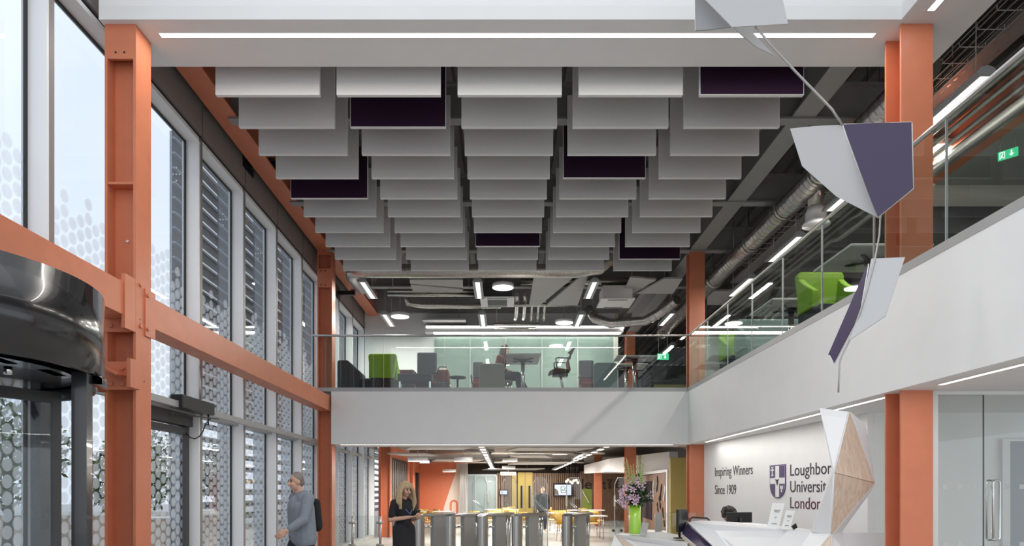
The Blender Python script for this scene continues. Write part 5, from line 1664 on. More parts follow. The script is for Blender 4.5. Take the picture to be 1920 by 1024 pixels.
# leaflet holders on the counter
for i, (pts, lb) in enumerate((([(1438, 991), (1460, 992), (1471, 944), (1449, 943)], 'tall clear leaflet holder with a printed sheet on the reception counter'), ([(1465, 992), (1481, 993), (1491, 958), (1474, 957)], 'shorter leaflet holder right of the tall one on the counter'))):
    yq = 8.75 - 0.35 * i
    W3 = [at(px, py, yq + (0.12 if py < 980 else 0)) for px, py in pts]
    t = thing('leaflet_holder', lb, 'stand', W3[0])
    MB().slab(W3, 0.012).build('sheet', M_PAPER, t)
    q = MB()
    for k, (f, w_) in enumerate(((0.72, 0.55), (0.66, 0.4), (0.45, 0.2), (0.2, 0.45))):
        a = W3[0].lerp(W3[3], f).lerp(W3[1].lerp(W3[2], f), 0.5 - w_ / 2)
        b = W3[0].lerp(W3[3], f).lerp(W3[1].lerp(W3[2], f), 0.5 + w_ / 2)
        q.beam(a + Vector((0, -0.008, 0)), b + Vector((0, -0.008, 0)), 0.004, 0.008)
    q.build('print_line', M_GREYFR, t)
    MB().slab([W3[0] + Vector((0, 0.02, 0)), W3[1] + Vector((0, 0.02, 0)), W3[1] + Vector((0, 0.18, 0)), W3[0] + Vector((0, 0.18, 0))], 0.006).build('foot', M_PART, t)
t = thing('binder_clip', 'small black clip holder right of the leaflet stands', 'holder', at(1490, 993, 8.4))
MB().beam(at(1486, 990, 8.45), at(1493, 986, 8.45), 0.03, 0.05).build('jaw', M_BLACK, t)
MB().tube([at(1486, 986, 8.45), at(1492, 982, 8.45), at(1494, 988, 8.45)], 0.006, 6).build('wire_grip', M_BLACK, t)

# ================================================================ GLAZED ROOM AT RIGHT
gr = thing('window_22', 'full height glass front of the white room right of the tall column', 'window', (5.5, 7.1, 0), kind='structure')
YG = 7.1
MB().box(X(1755.5, YG), 8.0, YG - 0.03, YG + 0.03, Z(741, YG), ZB0).build('frame_head', M_TRIM, gr)
MB().box(4.41, X(1755.5, YG), YG - 0.03, YG + 0.03, 0, ZB0).build('frame_post', M_TRIM, gr)
MB().box(X(1755.5, YG), X(1843, YG), YG - 0.006, YG + 0.006, 0.02, Z(741, YG)).build('glass_pane', M_PART, gr)
MB().box(X(1843.3, YG), X(1844.3, YG), YG - 0.008, YG + 0.008, 0.02, Z(741, YG)).build('seal', M_DARK, gr)
gd = thing('door_6', 'frameless glass door with a long steel pull handle in the glazed room front', 'door', (5.4, 7.1, 0), kind='structure')
MB().box(X(1845, YG), 7.6, YG - 0.006, YG + 0.006, 0.02, Z(742, YG)).build('door_leaf', M_PART, gd)
MB().box(X(1844, YG), X(1854, YG), YG - 0.02, YG + 0.02, Z(738.5, YG), Z(736, YG)).build('pivot', M_BLACK, gd)
for dy in (-0.05, 0.05):
    a, b = X(1856, YG), X(1868, YG)
    zt_, zb_ = Z(901, YG + dy), Z(1013, YG + dy)
    MB().tube([(a, YG + dy, zb_ + 0.02), (a, YG + dy, zt_ - 0.02), (a + 0.015, YG + dy, zt_), (b - 0.015, YG + dy, zt_), (b, YG + dy, zt_ - 0.02), (b, YG + dy, zb_ + 0.02), (b - 0.015, YG + dy, zb_), (a + 0.015, YG + dy, zb_), (a, YG + dy, zb_ + 0.02)], 0.010, 10).build('handle', M_CHROME, gd)
MB().tube([(X(1862, YG), YG - 0.05, Z(901, YG)), (X(1862, YG), YG + 0.05, Z(901, YG))], 0.008, 8).tube([(X(1862, YG), YG - 0.05, Z(1013, YG)), (X(1862, YG), YG + 0.05, Z(1013, YG))], 0.008, 8).build('handle_bolt', M_CHROME, gd)
M_ETCH = mat('etched_square', (0.55, 0.55, 0.55), 0.6)
for i, px in enumerate((1771, 1799, 1827)):
    for py in (913, 1021):
        MB().box(X(px - 4.5, YG), X(px + 4.5, YG), YG - 0.008, YG - 0.006, Z(py + 4.5, YG), Z(py - 4.5, YG)).build('etched_mark', M_ETCH, gr)
for i, px in enumerate((1861, 1888, 1915)):
    for py in (913, 1021):
        MB().box(X(px - 4.5, YG), X(px + 4.5, YG), YG - 0.008, YG - 0.006, Z(py + 4.5, YG), Z(py - 4.5, YG)).build('etched_mark', M_ETCH, gd)
dd = thing('door_7', 'grey blue door with a pale frame in the back wall of the glazed room', 'door', (7.2, 8.95, 0), kind='structure')
yd = 8.97
MB().box(X(1889, yd), X(1889, yd) + 0.95, yd - 0.03, yd, 0.01, Z(828, yd)).build('door_leaf', mat('door_grey_blue', (0.30, 0.33, 0.36), 0.5), dd)
MB().box(X(1875, yd), X(1889, yd), yd - 0.05, yd, 0, Z(824, yd)).build('door_frame', M_TRIM, dd)
MB().box(X(1889, yd), X(1889, yd) + 1.0, yd - 0.05, yd, Z(828, yd), Z(824, yd)).build('door_frame', M_TRIM, dd)

# ================================================================ HANGING SCULPTURE
M_ROD = mat('steel_rod', (0.40, 0.39, 0.38), 0.4, metal=0.5)
hs = thing('hanging_sculpture', 'white and purple folded panels hanging on a bent steel rod before the right balcony', 'sculpture', at(1600, 300, 6.0))
def leafp(name, pts, m, t=0.012):
    k = len(pts)
    a, b, c = (at(*pts[i]) for i in (0, k // 3, (2 * k) // 3))
    n = (b - a).cross(c - a)
    eye = Vector((0, 0, EYE))
    out = []
    for p in pts:                      # every corner lies in the sheet's own plane
        d = at(*p) - eye
        out.append(eye + d * (n.dot(a - eye) / n.dot(d)))
    MB().slab(out, t).build(name, m, hs)
leafp('white_panel', [(1482, 241.5, 6.25), (1530, 236.5, 6.13), (1579.5, 234.5, 6.0), (1643.5, 407, 6.0), (1569, 369, 6.15), (1504.5, 312, 6.25)], M_SCULW)
leafp('purple_panel', [(1580.5, 234.5, 6.0), (1645, 231.5, 5.9), (1708.5, 230.5, 5.8), (1711.5, 353.5, 5.8), (1645.5, 407.5, 6.0)], M_SCULP)
MB().tube([at(1579, 234, 6.0), at(1708.5, 229.6, 5.8)], 0.006, 6).tube([at(1709.5, 230, 5.8), at(1712.3, 354, 5.8)], 0.006, 6).tube([at(1712, 354, 5.8), at(1645, 408.5, 6.0)], 0.006, 6).tube([at(1580, 235, 5.99), at(1644, 407, 5.99)], 0.006, 6).build('pale_edge', M_TRIM, hs)
leafp('white_panel', [(1323, 0, 5.9), (1372.5, 50.5, 5.9), (1477.5, 44.5, 5.75), (1468, 0, 5.75), (1455, -70, 5.7), (1270, -60, 5.95)], M_SCULW)
leafp('grey_panel', [(1303.5, 57, 6.02), (1330, 55, 6.02), (1371, 50.5, 6.02), (1322, 0, 6.02), (1303.5, -22, 6.02)], M_SCULG)
leafp('white_panel', [(1373, 51, 5.92), (1412, 52, 6.05), (1409, 62, 6.1), (1449, 104.5, 6.3), (1415, 88, 6.15), (1392, 69, 6.0)], M_SCULW)
leafp('white_panel', [(1634, 486, 6.0), (1697, 483.5, 5.85), (1660, 594, 5.85), (1592, 639, 6.0), (1613, 588, 6.0)], M_SCULW)
leafp('purple_panel', [(1629, 494, 6.0), (1611.5, 592, 6.0), (1564.5, 682, 6.15), (1554.5, 665.5, 6.2)], M_SCULP)
MB().tube([at(1555, 666.5, 6.19), at(1564.5, 682.5, 6.14), at(1612, 592.5, 5.99), at(1629, 495, 5.99)], 0.005, 6).build('pale_edge', M_TRIM, hs)
MB().tube([at(1416, 49, 5.86), at(1450, 90, 5.9), at(1500, 143, 5.94), at(1560, 205, 5.97), at(1580, 235, 5.97)], 0.010, 10).build('rod', M_ROD, hs)
MB().tube([at(1651, 404, 6.03), at(1649, 440, 6.04), at(1640, 490, 5.97), at(1626, 545, 5.97), at(1611, 590, 5.97), at(1592, 640, 6.02), at(1578, 668, 6.05), at(1574, 680, 6.05), at(1573, 710, 6.05), at(1572, 736, 6.05)], 0.008, 10).build('rod', M_ROD, hs)
MB().tube([at(1400, -40, 5.83), at(1400, -180, 5.83)], 0.006, 6).build('suspension_cable', M_PIPE, hs)

# ================================================================ GATES
def gate_proto():
    t = thing('turnstile_gate', 'x', 'gate', (0, 0, 0))
    q = MB()
    pr = [(0.105 * math.cos(a), -0.105 * math.sin(a) * 1.0) for a in [PI * k / 12 for k in range(13)]]
    q.prism(pr + [(-0.105, 0.10), (0.105, 0.10)], 'z', 0.0, 0.93)
    q.build('pedestal', M_BRUSH, t)
    q = MB()
    top = [(p[0], p[1], 0.93) for p in pr] + [(-0.105, 0.10, 0.93), (0.105, 0.10, 0.93)]
    up = [(p[0], p[1], 0.955 + (p[1] + 0.105) * 0.28) for p in pr] + [(-0.105, 0.10, 1.012), (0.105, 0.10, 1.012)]
    k = len(top)
    q.add(top + up, [list(range(k)), list(range(2 * k - 1, k - 1, -1))] + [(i, i + k, (i + 1) % k + k, (i + 1) % k) for i in range(k)])
    hd = q.build('reader_top', M_BRUSH, t)
    MB().slab([(-0.05, -0.045, 0.976), (0.05, -0.045, 0.976), (0.05, 0.035, 0.998), (-0.05, 0.035, 0.998)], 0.004).build('reader_pad', M_DARK, hd)
    MB().box(-0.075, 0.075, 0.10, 1.45, 0.94, 1.0).build('top_bar', M_BRUSH, t, 0.008)
    MB().box(-0.05, 0.05, 0.10, 1.45, 1.0, 1.012).build('top_strip', M_DARK, t)
    MB().box(-0.05, 0.05, 0.55, 1.05, 0.06, 0.94).build('side_panel', M_GREYFR, t)
    for yy in (1.15, 1.3):
        MB().tube([(0, yy, 0), (0, yy, 0.94)], 0.035, 12).build('rear_post', M_CHROME, t)
    MB().box(-0.1, 0.1, -0.02, 1.48, 0, 0.05).build('floor_plate', M_BRUSH, t)
    MB().box(-0.006, 0.006, 0.10, 0.55, 0.15, 0.9).build('glass_infill', M_PART, t)
    for yy in (0.25, 0.45):
        MB().tube([(-0.055, yy, 0.70), (0.055, yy, 0.70)], 0.022, 10).build('glass_clamp', M_CHROME, t)
    return t


gp = None
GLB = ['steel turnstile cabinet behind the blond woman', 'steel turnstile cabinet before the arch mural, beside the woman', 'steel turnstile cabinet in the middle, below the mustard doors', 'steel turnstile cabinet third from the vase', 'steel turnstile cabinet nearest the flower vase']
GX = (783, 842, 903, 968, 1063)
for px, lb in zip(GX, GLB):
    loc = (X(px, 15.3), 15.4, 0)
    if gp is None:
        gp = gate_proto()
        gp.location = loc
        gp.rotation_euler = (0, 0, math.radians(-29))
        gp['label'] = lb
        gp['group'] = 'turnstile cabinets'
    else:
        dup(gp, loc, math.radians(-29), lb, 'turnstile cabinets')


def arch_proto():
    t = thing('glass_barrier', 'x', 'barrier', (0, 0, 0))
    w, c, h = 0.18, 0.075, 1.86
    out = [(-w, 0.15), (w, 0.15), (w, h - 0.17), (w - c, h), (-w + c, h), (-w, h - 0.17)]
    MB().prism(out, 'y', -0.006, 0.006).build('glass_wing', M_PART, t)
    MB().tube([(-w, 0, 0.15), (-w, 0, h - 0.17), (-w + c, 0, h), (w - c, 0, h), (w, 0, h - 0.17), (w, 0, 0.15)], 0.010, 6).build('white_edge', M_TRIM, t)  # rim of pale trim round the glass
    MB().box(-w - 0.018, -w + 0.018, -0.02, 0.02, 1.15, 1.42).build('hinge_block', M_LAMPW, t)
    MB().box(-w - 0.03, -w + 0.03, -0.03, 0.03, 0, 0.15).box(w - 0.03, w + 0.03, -0.03, 0.03, 0, 0.15).build('foot', M_CHROME, t)
    MB().tube([(-w + 0.01, 0.02, 1.3), (w + 0.2, 0.06, 0.8)], 0.008, 6).tube([(-w + 0.06, 0.02, 1.3), (w + 0.25, 0.06, 0.8)], 0.008, 6).build('brace', M_CHROME, t)
    return t


ap = None
for (a, b), lb in zip(((886, 912), (941, 969), (999, 1027), (1063, 1089), (1152, 1180)), ('tall glass barrier wing before the pale blue room', 'tall glass barrier wing left of the mustard doors', 'tall glass barrier wing between the mustard doors and the screen', 'tall glass barrier wing in front of the wall screen', 'tall glass barrier wing just left of the flower vase')):
    Y = 17.0
    loc = (X((a + b) / 2, Y), Y, 0.0)
    if ap is None:
        ap = arch_proto()
        ap.location = loc
        ap['label'] = lb
        ap['group'] = 'tall glass barrier wings'
    else:
        dup(ap, loc, 0, lb, 'tall glass barrier wings')
# glass screens by the facade
gs = thing('glass_screen', 'low glass screen on steel posts between the facade and the gates', 'screen', (X(690, 15.6), 15.6, 0))
for px in (661, 713):
    MB().tube([(X(px, 15.6), 15.6, 0), (X(px, 15.6), 15.6, Z(968, 15.6))], 0.03, 12).build('post', M_BRUSH, gs)
    for pz in (980, 1022):
        MB().tube([(X(px - 7, 15.6), 15.58, Z(pz, 15.6)), (X(px + 7, 15.6), 15.58, Z(pz, 15.6))], 0.025, 10).build('clamp', M_BRUSH, gs)
for a, b in ((628, 656), (666, 708), (718, 772)):
    MB().box(X(a, 15.6), X(b, 15.6), 15.594, 15.606, 0.08, Z(967, 15.6)).build('glass_pane', M_PART, gs)
g2 = thing('glass_screen', 'low glass screen with a silver post right of the flower vase', 'screen', (X(1240, 13.0), 13.0, 0))
MB().box(X(1229, 13), X(1240, 13), 12.97, 13.05, 0, Z(962, 13)).build('post', M_BRUSH, g2)
MB().box(X(1240, 13), X(1322, 13), 12.995, 13.005, 0.05, Z(961, 13)).build('glass_pane', M_PART, g2)
g3 = thing('glass_screen', 'low glass screen on a twin clamped post left of the vase', 'screen', (X(1156, 14.5), 14.5, 0))
for px in (1155, 1160):
    MB().tube([(X(px, 14.5), 14.5, 0), (X(px, 14.5), 14.5, Z(978, 14.5))], 0.014, 10).build('post', M_BRUSH, g3)
for px in (1150, 1165):
    MB().tube([(X(px, 14.5), 14.47, Z(995, 14.5)), (X(px, 14.5), 14.53, Z(995, 14.5))], 0.03, 10).build('clamp', M_DARK, g3)
MB().box(X(1142, 14.5), X(1175, 14.5), 14.494, 14.506, 0.05, Z(975, 14.5)).build('glass_pane', M_PART, g3)

# ================================================================ SEATING BEYOND THE GATES
def cafe_chair():
    t = thing('cafe_chair', 'x', 'chair', (0, 0, 0))
    s_ = MB()
    s_.slab([(-0.22, -0.2, 0.46), (0.22, -0.2, 0.46), (0.2, 0.2, 0.44), (-0.2, 0.2, 0.44)], 0.02)
    s_.build('seat', M_YEL, t)
    b = MB()
    n = 6
    for k in range(n):
        a0, a1 = -0.9 + 1.8 * k / n, -0.9 + 1.8 * (k + 1) / n
        p = [(0.24 * math.sin(a), 0.05 + 0.19 * math.cos(a)) for a in (a0, a1)]
        b.add([(p[0][0], p[0][1], 0.5), (p[1][0], p[1][1], 0.5), (p[1][0] * 1.05, p[1][1] * 1.05 + 0.05, 0.80), (p[0][0] * 1.05, p[0][1] * 1.05 + 0.05, 0.80)], [(0, 1, 2, 3)], True)
    o = b.build('backrest', M_YEL, t)
    md = o.modifiers.new('thick', 'SOLIDIFY')
    md.thickness = 0.015
    for sx in (-0.19, 0.19):
        for sy in (-0.17, 0.18):
            MB().tube([(sx, sy, 0), (sx * 0.85, sy * 0.85, 0.45)], 0.011, 6).build('leg', M_CHROME, t)
    return t


def cafe_table():
    t = thing('cafe_table', 'x', 'table', (0, 0, 0))
    MB().box(-0.75, 0.75, -0.38, 0.38, 0.72, 0.75).build('tabletop', M_PAPER, t, 0.005)
    for sx in (-0.62, 0.62):
        for sy in (-0.3, 0.3):
            MB().tube([(sx, sy, 0), (sx, sy, 0.72)], 0.02, 8).build('leg', M_CHROME, t)
    return t


tp, chp = None, None
TS = [(908, 24.5, 'white table left of the middle aisle, second row'), (940, 30, 'white table far down the middle of the ground floor'), (1045, 25, 'white table below the wall screen'), (1092, 22, 'white table nearest the gates before the orange column'), (1098, 29, 'white table by the green panel'), (810, 27, 'white table beside the orange wall')]
CHS = [(802, 24.6, 2.2), (815, 25.5, 2.4), (826, 28.2, 2.4), (797, 28.0, 0.5), (905, 23.2, 0.2), (921, 25.6, 3.0), (934, 26.6, 3.3), (889, 25.5, 3.2), (938, 28.7, 0.1), (950, 31.2, 3.1), (975, 23.6, -0.5), (1003, 21.8, 0.3), (966, 27.5, 2.8), (1058, 20.9, 0.35), (1085, 20.8, -0.1), (1040, 26.2, 3.0), (1056, 26.3, 3.2), (1052, 23.8, 0.2), (1110, 23.2, 2.9), (1119, 25.5, 2.6), (1092, 30.2, 3.1), (962, 33, 0.4), (1030, 32, 2.8)]
for (px, Y, lb) in TS:
    loc = (X(px, Y), Y, 0)
    if tp is None:
        tp = cafe_table()
        tp.location = loc
        tp['label'] = lb
        tp['group'] = 'white tables of the ground floor seating'
    else:
        dup(tp, loc, 0.05, lb, 'white tables of the ground floor seating')
for i, (px, Y, rz) in enumerate(CHS):
    loc = (X(px, Y), Y, 0)
    near = min(TS, key=lambda q: (q[0] - px) ** 2 + (4 * (q[1] - Y)) ** 2)
    same = [q for q in CHS[:i] if min(TS, key=lambda w_: (w_[0] - q[0]) ** 2 + (4 * (w_[1] - q[1])) ** 2) is near]
    lb = 'yellow shell chair, %s at the %s' % (ordinal(len(same)), near[2][6:].strip())
    if chp is None:
        chp = cafe_chair()
        chp.location = loc
        chp.rotation_euler = (0, 0, rz)
        o = chp
    else:
        o = dup(chp, loc, rz)
    o['label'] = lb
    o['group'] = 'yellow chairs at the ' + near[2][6:].strip()

# ================================================================ PEOPLE
def body_mesh(name, mb, m, parent, voxel=0.012, smooth=3):
    o = mb.build(name, m, parent)
    r = o.modifiers.new('one_surface', 'REMESH')
    r.mode = 'VOXEL'
    r.voxel_size = voxel
    r.use_smooth_shade = True
    if smooth:
        q = o.modifiers.new('smooth', 'SMOOTH')
        q.factor = 0.5
        q.iterations = smooth
    return o


def limb(mb, pts, rs):
    for (a, b, ra, rb) in zip(pts[:-1], pts[1:], rs[:-1], rs[1:]):
        mb.cap(a, b, ra, rb)


def hand(mb, wrist, d, palm_n, curl=0.5):
    """palm, four unequal fingers and a thumb leaving the side of the palm near its base"""
    w, d, n = Vector(wrist), Vector(d).normalized(), Vector(palm_n).normalized()
    s_ = d.cross(n).normalized()
    for k in range(5):
        mb.cap(w + s_ * (k - 2) * 0.012 * 0.7, w + d * 0.085 + s_ * (k - 2) * 0.0155, 0.015, 0.013)
    for k, L_ in enumerate((0.068, 0.078, 0.072, 0.055)):
        b = w + d * 0.09 + s_ * (k - 1.5) * 0.021
        d1 = (d * math.cos(curl) + n * math.sin(curl)).normalized()
        d2 = (d * math.cos(curl * 2) + n * math.sin(curl * 2)).normalized()
        m_ = b + d1 * L_ * 0.55
        limb(mb, [b, m_, m_ + d2 * L_ * 0.5], [0.010, 0.009, 0.008])
    tb = w + d * 0.025 - s_ * 0.03
    t1 = tb + (d * 0.7 - s_ * 0.7 + n * 0.2).normalized() * 0.04
    limb(mb, [tb, t1, t1 + (d * 0.9 - s_ * 0.2 + n * 0.4).normalized() * 0.032], [0.013, 0.011, 0.009])


def head(mb, c, f, s=1.0):
    """skull, jaw, nose, ears; f is the direction the face looks to"""
    c, f = Vector(c), Vector(f).normalized()
    r = Vector((0, 0, 1)).cross(f).normalized()
    u = f.cross(r)
    mb.ball(c + u * 0.025 - f * 0.012, (0.078 * s, 0.085 * s, 0.095 * s), 16, 12)
    mb.ball(c - u * 0.045 + f * 0.022, (0.058 * s, 0.062 * s, 0.065 * s), 14, 10)
    mb.ball(c - u * 0.088 + f * 0.045, 0.026 * s)
    mb.cap(c + u * 0.01 + f * 0.080, c - u * 0.03 + f * 0.098, 0.011 * s, 0.016 * s)
    for q in (-1, 1):
        mb.ball(c + r * q * 0.078 * s - f * 0.005 - u * 0.01, (0.014, 0.02, 0.03))
        mb.ball(c + r * q * 0.035 + f * 0.058 - u * 0.03, 0.024)


def face_parts(par, c, f):
    c, f = Vector(c), Vector(f).normalized()
    r = Vector((0, 0, 1)).cross(f).normalized()
    u = f.cross(r)
    for q in (-1, 1):
        MB().ball(c + r * q * 0.031 + f * 0.076 + u * 0.008, 0.011, 10, 8).build('eye', M_EYE, par)
        MB().tube([c + r * q * 0.018 + f * 0.084 + u * 0.028, c + r * q * 0.048 + f * 0.070 + u * 0.03], 0.004, 6).build('eyebrow', M_HAIRD, par)
    MB().tube([c - r * 0.024 + f * 0.082 - u * 0.052, c + f * 0.092 - u * 0.053, c + r * 0.024 + f * 0.082 - u * 0.052], [0.003, 0.006, 0.003], 6).build('mouth', M_LIP, par)


# ---- man walking, grey shirt
t = thing('person', 'man with short grey hair and grey shirt walking past the facade windows', 'person', (X(568, 8.8), 8.8, 0))
ox, oy = X(568, 8.8), 8.8
def V(x, y, z):
    return Vector((ox + x, oy + y, z))
fd = Vector((-0.75, -0.66, 0)).normalized()
sd = Vector((fd.y, -fd.x, 0)) * -1      # his left
up = Vector((0, 0, 1))
def L(s_, f_, z):
    return Vector((ox, oy, 0)) + sd * s_ + fd * f_ + up * z
HC = L(0, 0.10, 1.635)
b = MB()
head(b, HC, (fd + Vector((0, 0, -0.12))))
limb(b, [L(0, 0.03, 1.44), L(0, 0.07, 1.56)], [0.06, 0.055])
limb(b, [L(-0.10, 0.02, 1.40), L(0.10, 0.02, 1.40)], [0.10, 0.10])
limb(b, [L(0, 0.03, 1.32), L(0, 0.01, 1.12), L(0, 0, 0.98)], [0.15, 0.135, 0.14])
armR = [L(-0.20, 0.02, 1.42), L(-0.25, -0.12, 1.17), L(-0.24, -0.02, 0.94)]
armL = [L(0.20, 0.02, 1.42), L(0.25, 0.10, 1.16), L(0.20, 0.30, 1.02)]
for A in (armR, armL):
    limb(b, A, [0.058, 0.045, 0.030])
    hand(b, A[2], A[2] - A[1], (sd if A is armR else -sd) * 1.0, 0.45)
legR = [L(-0.09, 0.0, 0.93), L(-0.09, 0.20, 0.50), L(-0.09, 0.22, 0.09)]
legL = [L(0.09, 0.0, 0.93), L(0.10, -0.03, 0.50), L(0.10, -0.34, 0.15)]
for A in (legR, legL):
    limb(b, A, [0.095, 0.062, 0.042])
limb(b, [legR[2], L(-0.09, 0.40, 0.04)], [0.042, 0.035])
limb(b, [legL[2], L(0.10, -0.20, 0.04)], [0.042, 0.035])
body_mesh('body', b, M_SKIN, t, 0.010, 2)
c = MB()
limb(c, [L(-0.11, 0.02, 1.41), L(0.11, 0.02, 1.41)], [0.112, 0.112])
limb(c, [L(0, 0.03, 1.32), L(0, 0.01, 1.12), L(0, 0, 0.94)], [0.168, 0.155, 0.165])
limb(c, [L(-0.08, 0.03, 1.30), L(-0.08, 0, 0.90)], [0.14, 0.145])
limb(c, [L(0.08, 0.03, 1.30), L(0.08, 0, 0.90)], [0.14, 0.145])
for A in (armR, armL):
    limb(c, [A[0], A[1], A[1].lerp(A[2], 0.8)], [0.080, 0.062, 0.050])
body_mesh('shirt', c, M_SHIRTG, t, 0.012, 3)
c = MB()
limb(c, [L(-0.06, 0, 0.93), L(0.06, 0, 0.93)], [0.15, 0.15])
for A in (legR, legL):
    limb(c, A, [0.115, 0.082, 0.064])
body_mesh('trousers', c, M_TROUS, t, 0.012, 3)
c = MB()
c.ball(HC + up * 0.045 - fd * 0.022, (0.086, 0.090, 0.085), 16, 12)
c.ball(HC - fd * 0.05 + up * 0.0, (0.070, 0.070, 0.075), 14, 10)
body_mesh('hair', c, M_HAIRG, t, 0.012, 2)
face_parts(t, HC, fd)
for A in ([legR[2] + fd * -0.03, L(-0.09, 0.43, 0.04)], [legL[2] + fd * -0.03 - up * 0.03, L(0.10, -0.17, 0.045)]):
    q = MB()
    limb(q, [A[0] - up * 0.035 if A[0].z > 0.08 else A[0], A[1]], [0.052, 0.04])
    body_mesh('shoe', q, M_BLACK, t, 0.012, 2)
c = MB()
limb(c, [L(-0.23, -0.13, 1.36), L(-0.27, -0.22, 1.05)], [0.07, 0.10])
limb(c, [L(0.02, -0.17, 1.36), L(0.0, -0.20, 1.05)], [0.06, 0.07])
body_mesh('backpack', c, M_TROUS, t, 0.014, 3)

# ---- blond woman in black, hands together before her
t = thing('person', 'woman with long blond hair in a black dress holding a phone beside the first gate', 'person', (X(757, 10.6), 10.6, 0))
ox, oy = X(756, 10.6), 10.6
fd = Vector((0.72, -0.69, 0)).normalized()
sd = Vector((-fd.y, fd.x, 0))
HC = L(0, 0.07, 1.545)
b = MB()
hf = fd + Vector((0, 0, -0.28))
head(b, HC, hf, 0.95)
limb(b, [L(0, 0.0, 1.36), L(0, 0.04, 1.47)], [0.052, 0.047])
limb(b, [L(-0.09, 0, 1.31), L(0.09, 0, 1.31)], [0.085, 0.085])
limb(b, [L(0, 0.02, 1.24), L(0, 0.01, 1.08), L(0, 0, 0.92)], [0.125, 0.105, 0.135])
armR = [L(-0.17, 0, 1.33), L(-0.22, -0.02, 1.08), L(-0.06, 0.24, 1.12)]
armL = [L(0.17, 0, 1.33), L(0.22, -0.02, 1.07), L(0.08, 0.25, 1.10)]
for A in (armR, armL):
    limb(b, A, [0.050, 0.039, 0.026])
    hand(b, A[2], A[2] - A[1], (0, 0, 1) if A is armR else (0, 0, 1), 0.6)
legR = [L(-0.08, 0, 0.88), L(-0.08, 0.03, 0.47), L(-0.08, 0, 0.08)]
legL = [L(0.08, 0, 0.88), L(0.08, 0.05, 0.47), L(0.08, 0.06, 0.08)]
for A in (legR, legL):
    limb(b, A, [0.09, 0.056, 0.036])
    limb(b, [A[2], A[2] + fd * 0.15 - up * 0.045], [0.036, 0.028])
body_mesh('body', b, M_SKIN, t, 0.0095, 2)
c = MB()
limb(c, [L(-0.10, 0, 1.32), L(0.10, 0, 1.32)], [0.094, 0.094])
limb(c, [L(0, 0.02, 1.24), L(0, 0.01, 1.08), L(0, 0, 0.90), L(0, 0, 0.55)], [0.142, 0.122, 0.155, 0.165])
for q in (-1, 1):
    limb(c, [L(0.07 * q, 0.02, 0.92), L(0.07 * q, 0.03, 0.55)], [0.125, 0.125])
for A in (armR, armL):
    limb(c, [A[0], A[0].lerp(A[1], 0.75)], [0.064, 0.058])
body_mesh('dress', c, M_TROUS, t, 0.012, 3)
c = MB()
hr = Random_ = random.Random(5)
c.ball(HC + up * 0.045 - fd * 0.015, (0.10, 0.10, 0.085), 16, 12)
for k in range(26):
    a = PI * 0.42 + (2 * PI - PI * 0.84) * k / 25
    rdir = fd * math.cos(a) + sd * math.sin(a)
    p0_ = HC + up * 0.07 + rdir * 0.075
    p1_ = HC - up * 0.04 + rdir * (0.115 + hr.uniform(0, 0.02))
    p2_ = HC - up * (0.17 + hr.uniform(0, 0.05)) + rdir * (0.135 + hr.uniform(-0.02, 0.03))
    p3_ = HC - up * (0.27 + hr.uniform(0, 0.06)) + rdir * (0.10 + hr.uniform(-0.02, 0.03))
    limb(c, [p0_, p1_, p2_, p3_], [0.03, 0.030, 0.026, 0.014])
body_mesh('hair', c, M_BLOND, t, 0.010, 1)
face_parts(t, HC, hf)
MB().tube([L(-0.09, 0.06, 1.36), L(-0.05, 0.15, 1.22), L(0, 0.16, 1.16), L(0.05, 0.15, 1.22), L(0.09, 0.06, 1.36)], 0.008, 8).build('lanyard', mat('blue_ribbon', (0.10, 0.17, 0.32), 0.6), t)
for A in (legR, legL):
    q = MB()
    limb(q, [A[2] - up * 0.03, A[2] + fd * 0.17 - up * 0.045], [0.042, 0.033])
    body_mesh('shoe', q, M_BLACK, t, 0.012, 2)
ph = thing('phone', 'dark phone held in the hands of the blond woman', 'phone', L(0.0, 0.36, 1.18))
MB().obox(L(0.0, 0.335, 1.175), (0.075, 0.012, 0.15), (0.7, 0, 0.76)).build('case', M_BLACK, ph, 0.004)

# ---- seated woman on the upper floor
t = thing('person', 'woman with long dark hair in a burgundy top sitting sideways on the upper floor', 'person', (X(938, 16.0), 16.0, ZFL))
ox, oy = X(940, 16.0), 16.05
zf = ZFL
fd = Vector((0.97, -0.25, 0)).normalized()
sd = Vector((-fd.y, fd.x, 0))
HC = L(0, 0.10, zf + 1.13)
b = MB()
hf = fd + Vector((0, 0, -0.25))
head(b, HC, hf, 0.95)
limb(b, [L(0, 0.0, zf + 0.95), L(0, 0.06, zf + 1.05)], [0.052, 0.047])
limb(b, [L(-0.10, 0, zf + 0.90), L(0.10, 0, zf + 0.90)], [0.085, 0.085])
limb(b, [L(0, 0.0, zf + 0.84), L(0, -0.05, zf + 0.66), L(0, -0.06, zf + 0.50)], [0.125, 0.115, 0.14])
armR = [L(-0.18, 0, zf + 0.92), L(-0.20, -0.02, zf + 0.66), L(-0.12, 0.22, zf + 0.60)]
armL = [L(0.18, 0, zf + 0.92), L(0.20, 0.0, zf + 0.66), L(0.10, 0.22, zf + 0.62)]
for A in (armR, armL):
    limb(b, A, [0.050, 0.039, 0.027])
    hand(b, A[2], A[2] - A[1], (0, 0, -1), 0.4)
legR = [L(-0.09, 0.0, zf + 0.50), L(-0.10, 0.42, zf + 0.50), L(-0.10, 0.46, zf + 0.10)]
legL = [L(0.09, 0.0, zf + 0.50), L(0.10, 0.40, zf + 0.48), L(0.10, 0.62, zf + 0.10)]
for A in (legR, legL):
    limb(b, A, [0.09, 0.060, 0.038])
    limb(b, [A[2], A[2] + fd * 0.15 - up * 0.045], [0.038, 0.030])
body_mesh('body', b, M_SKIN, t, 0.0095, 2)
c = MB()
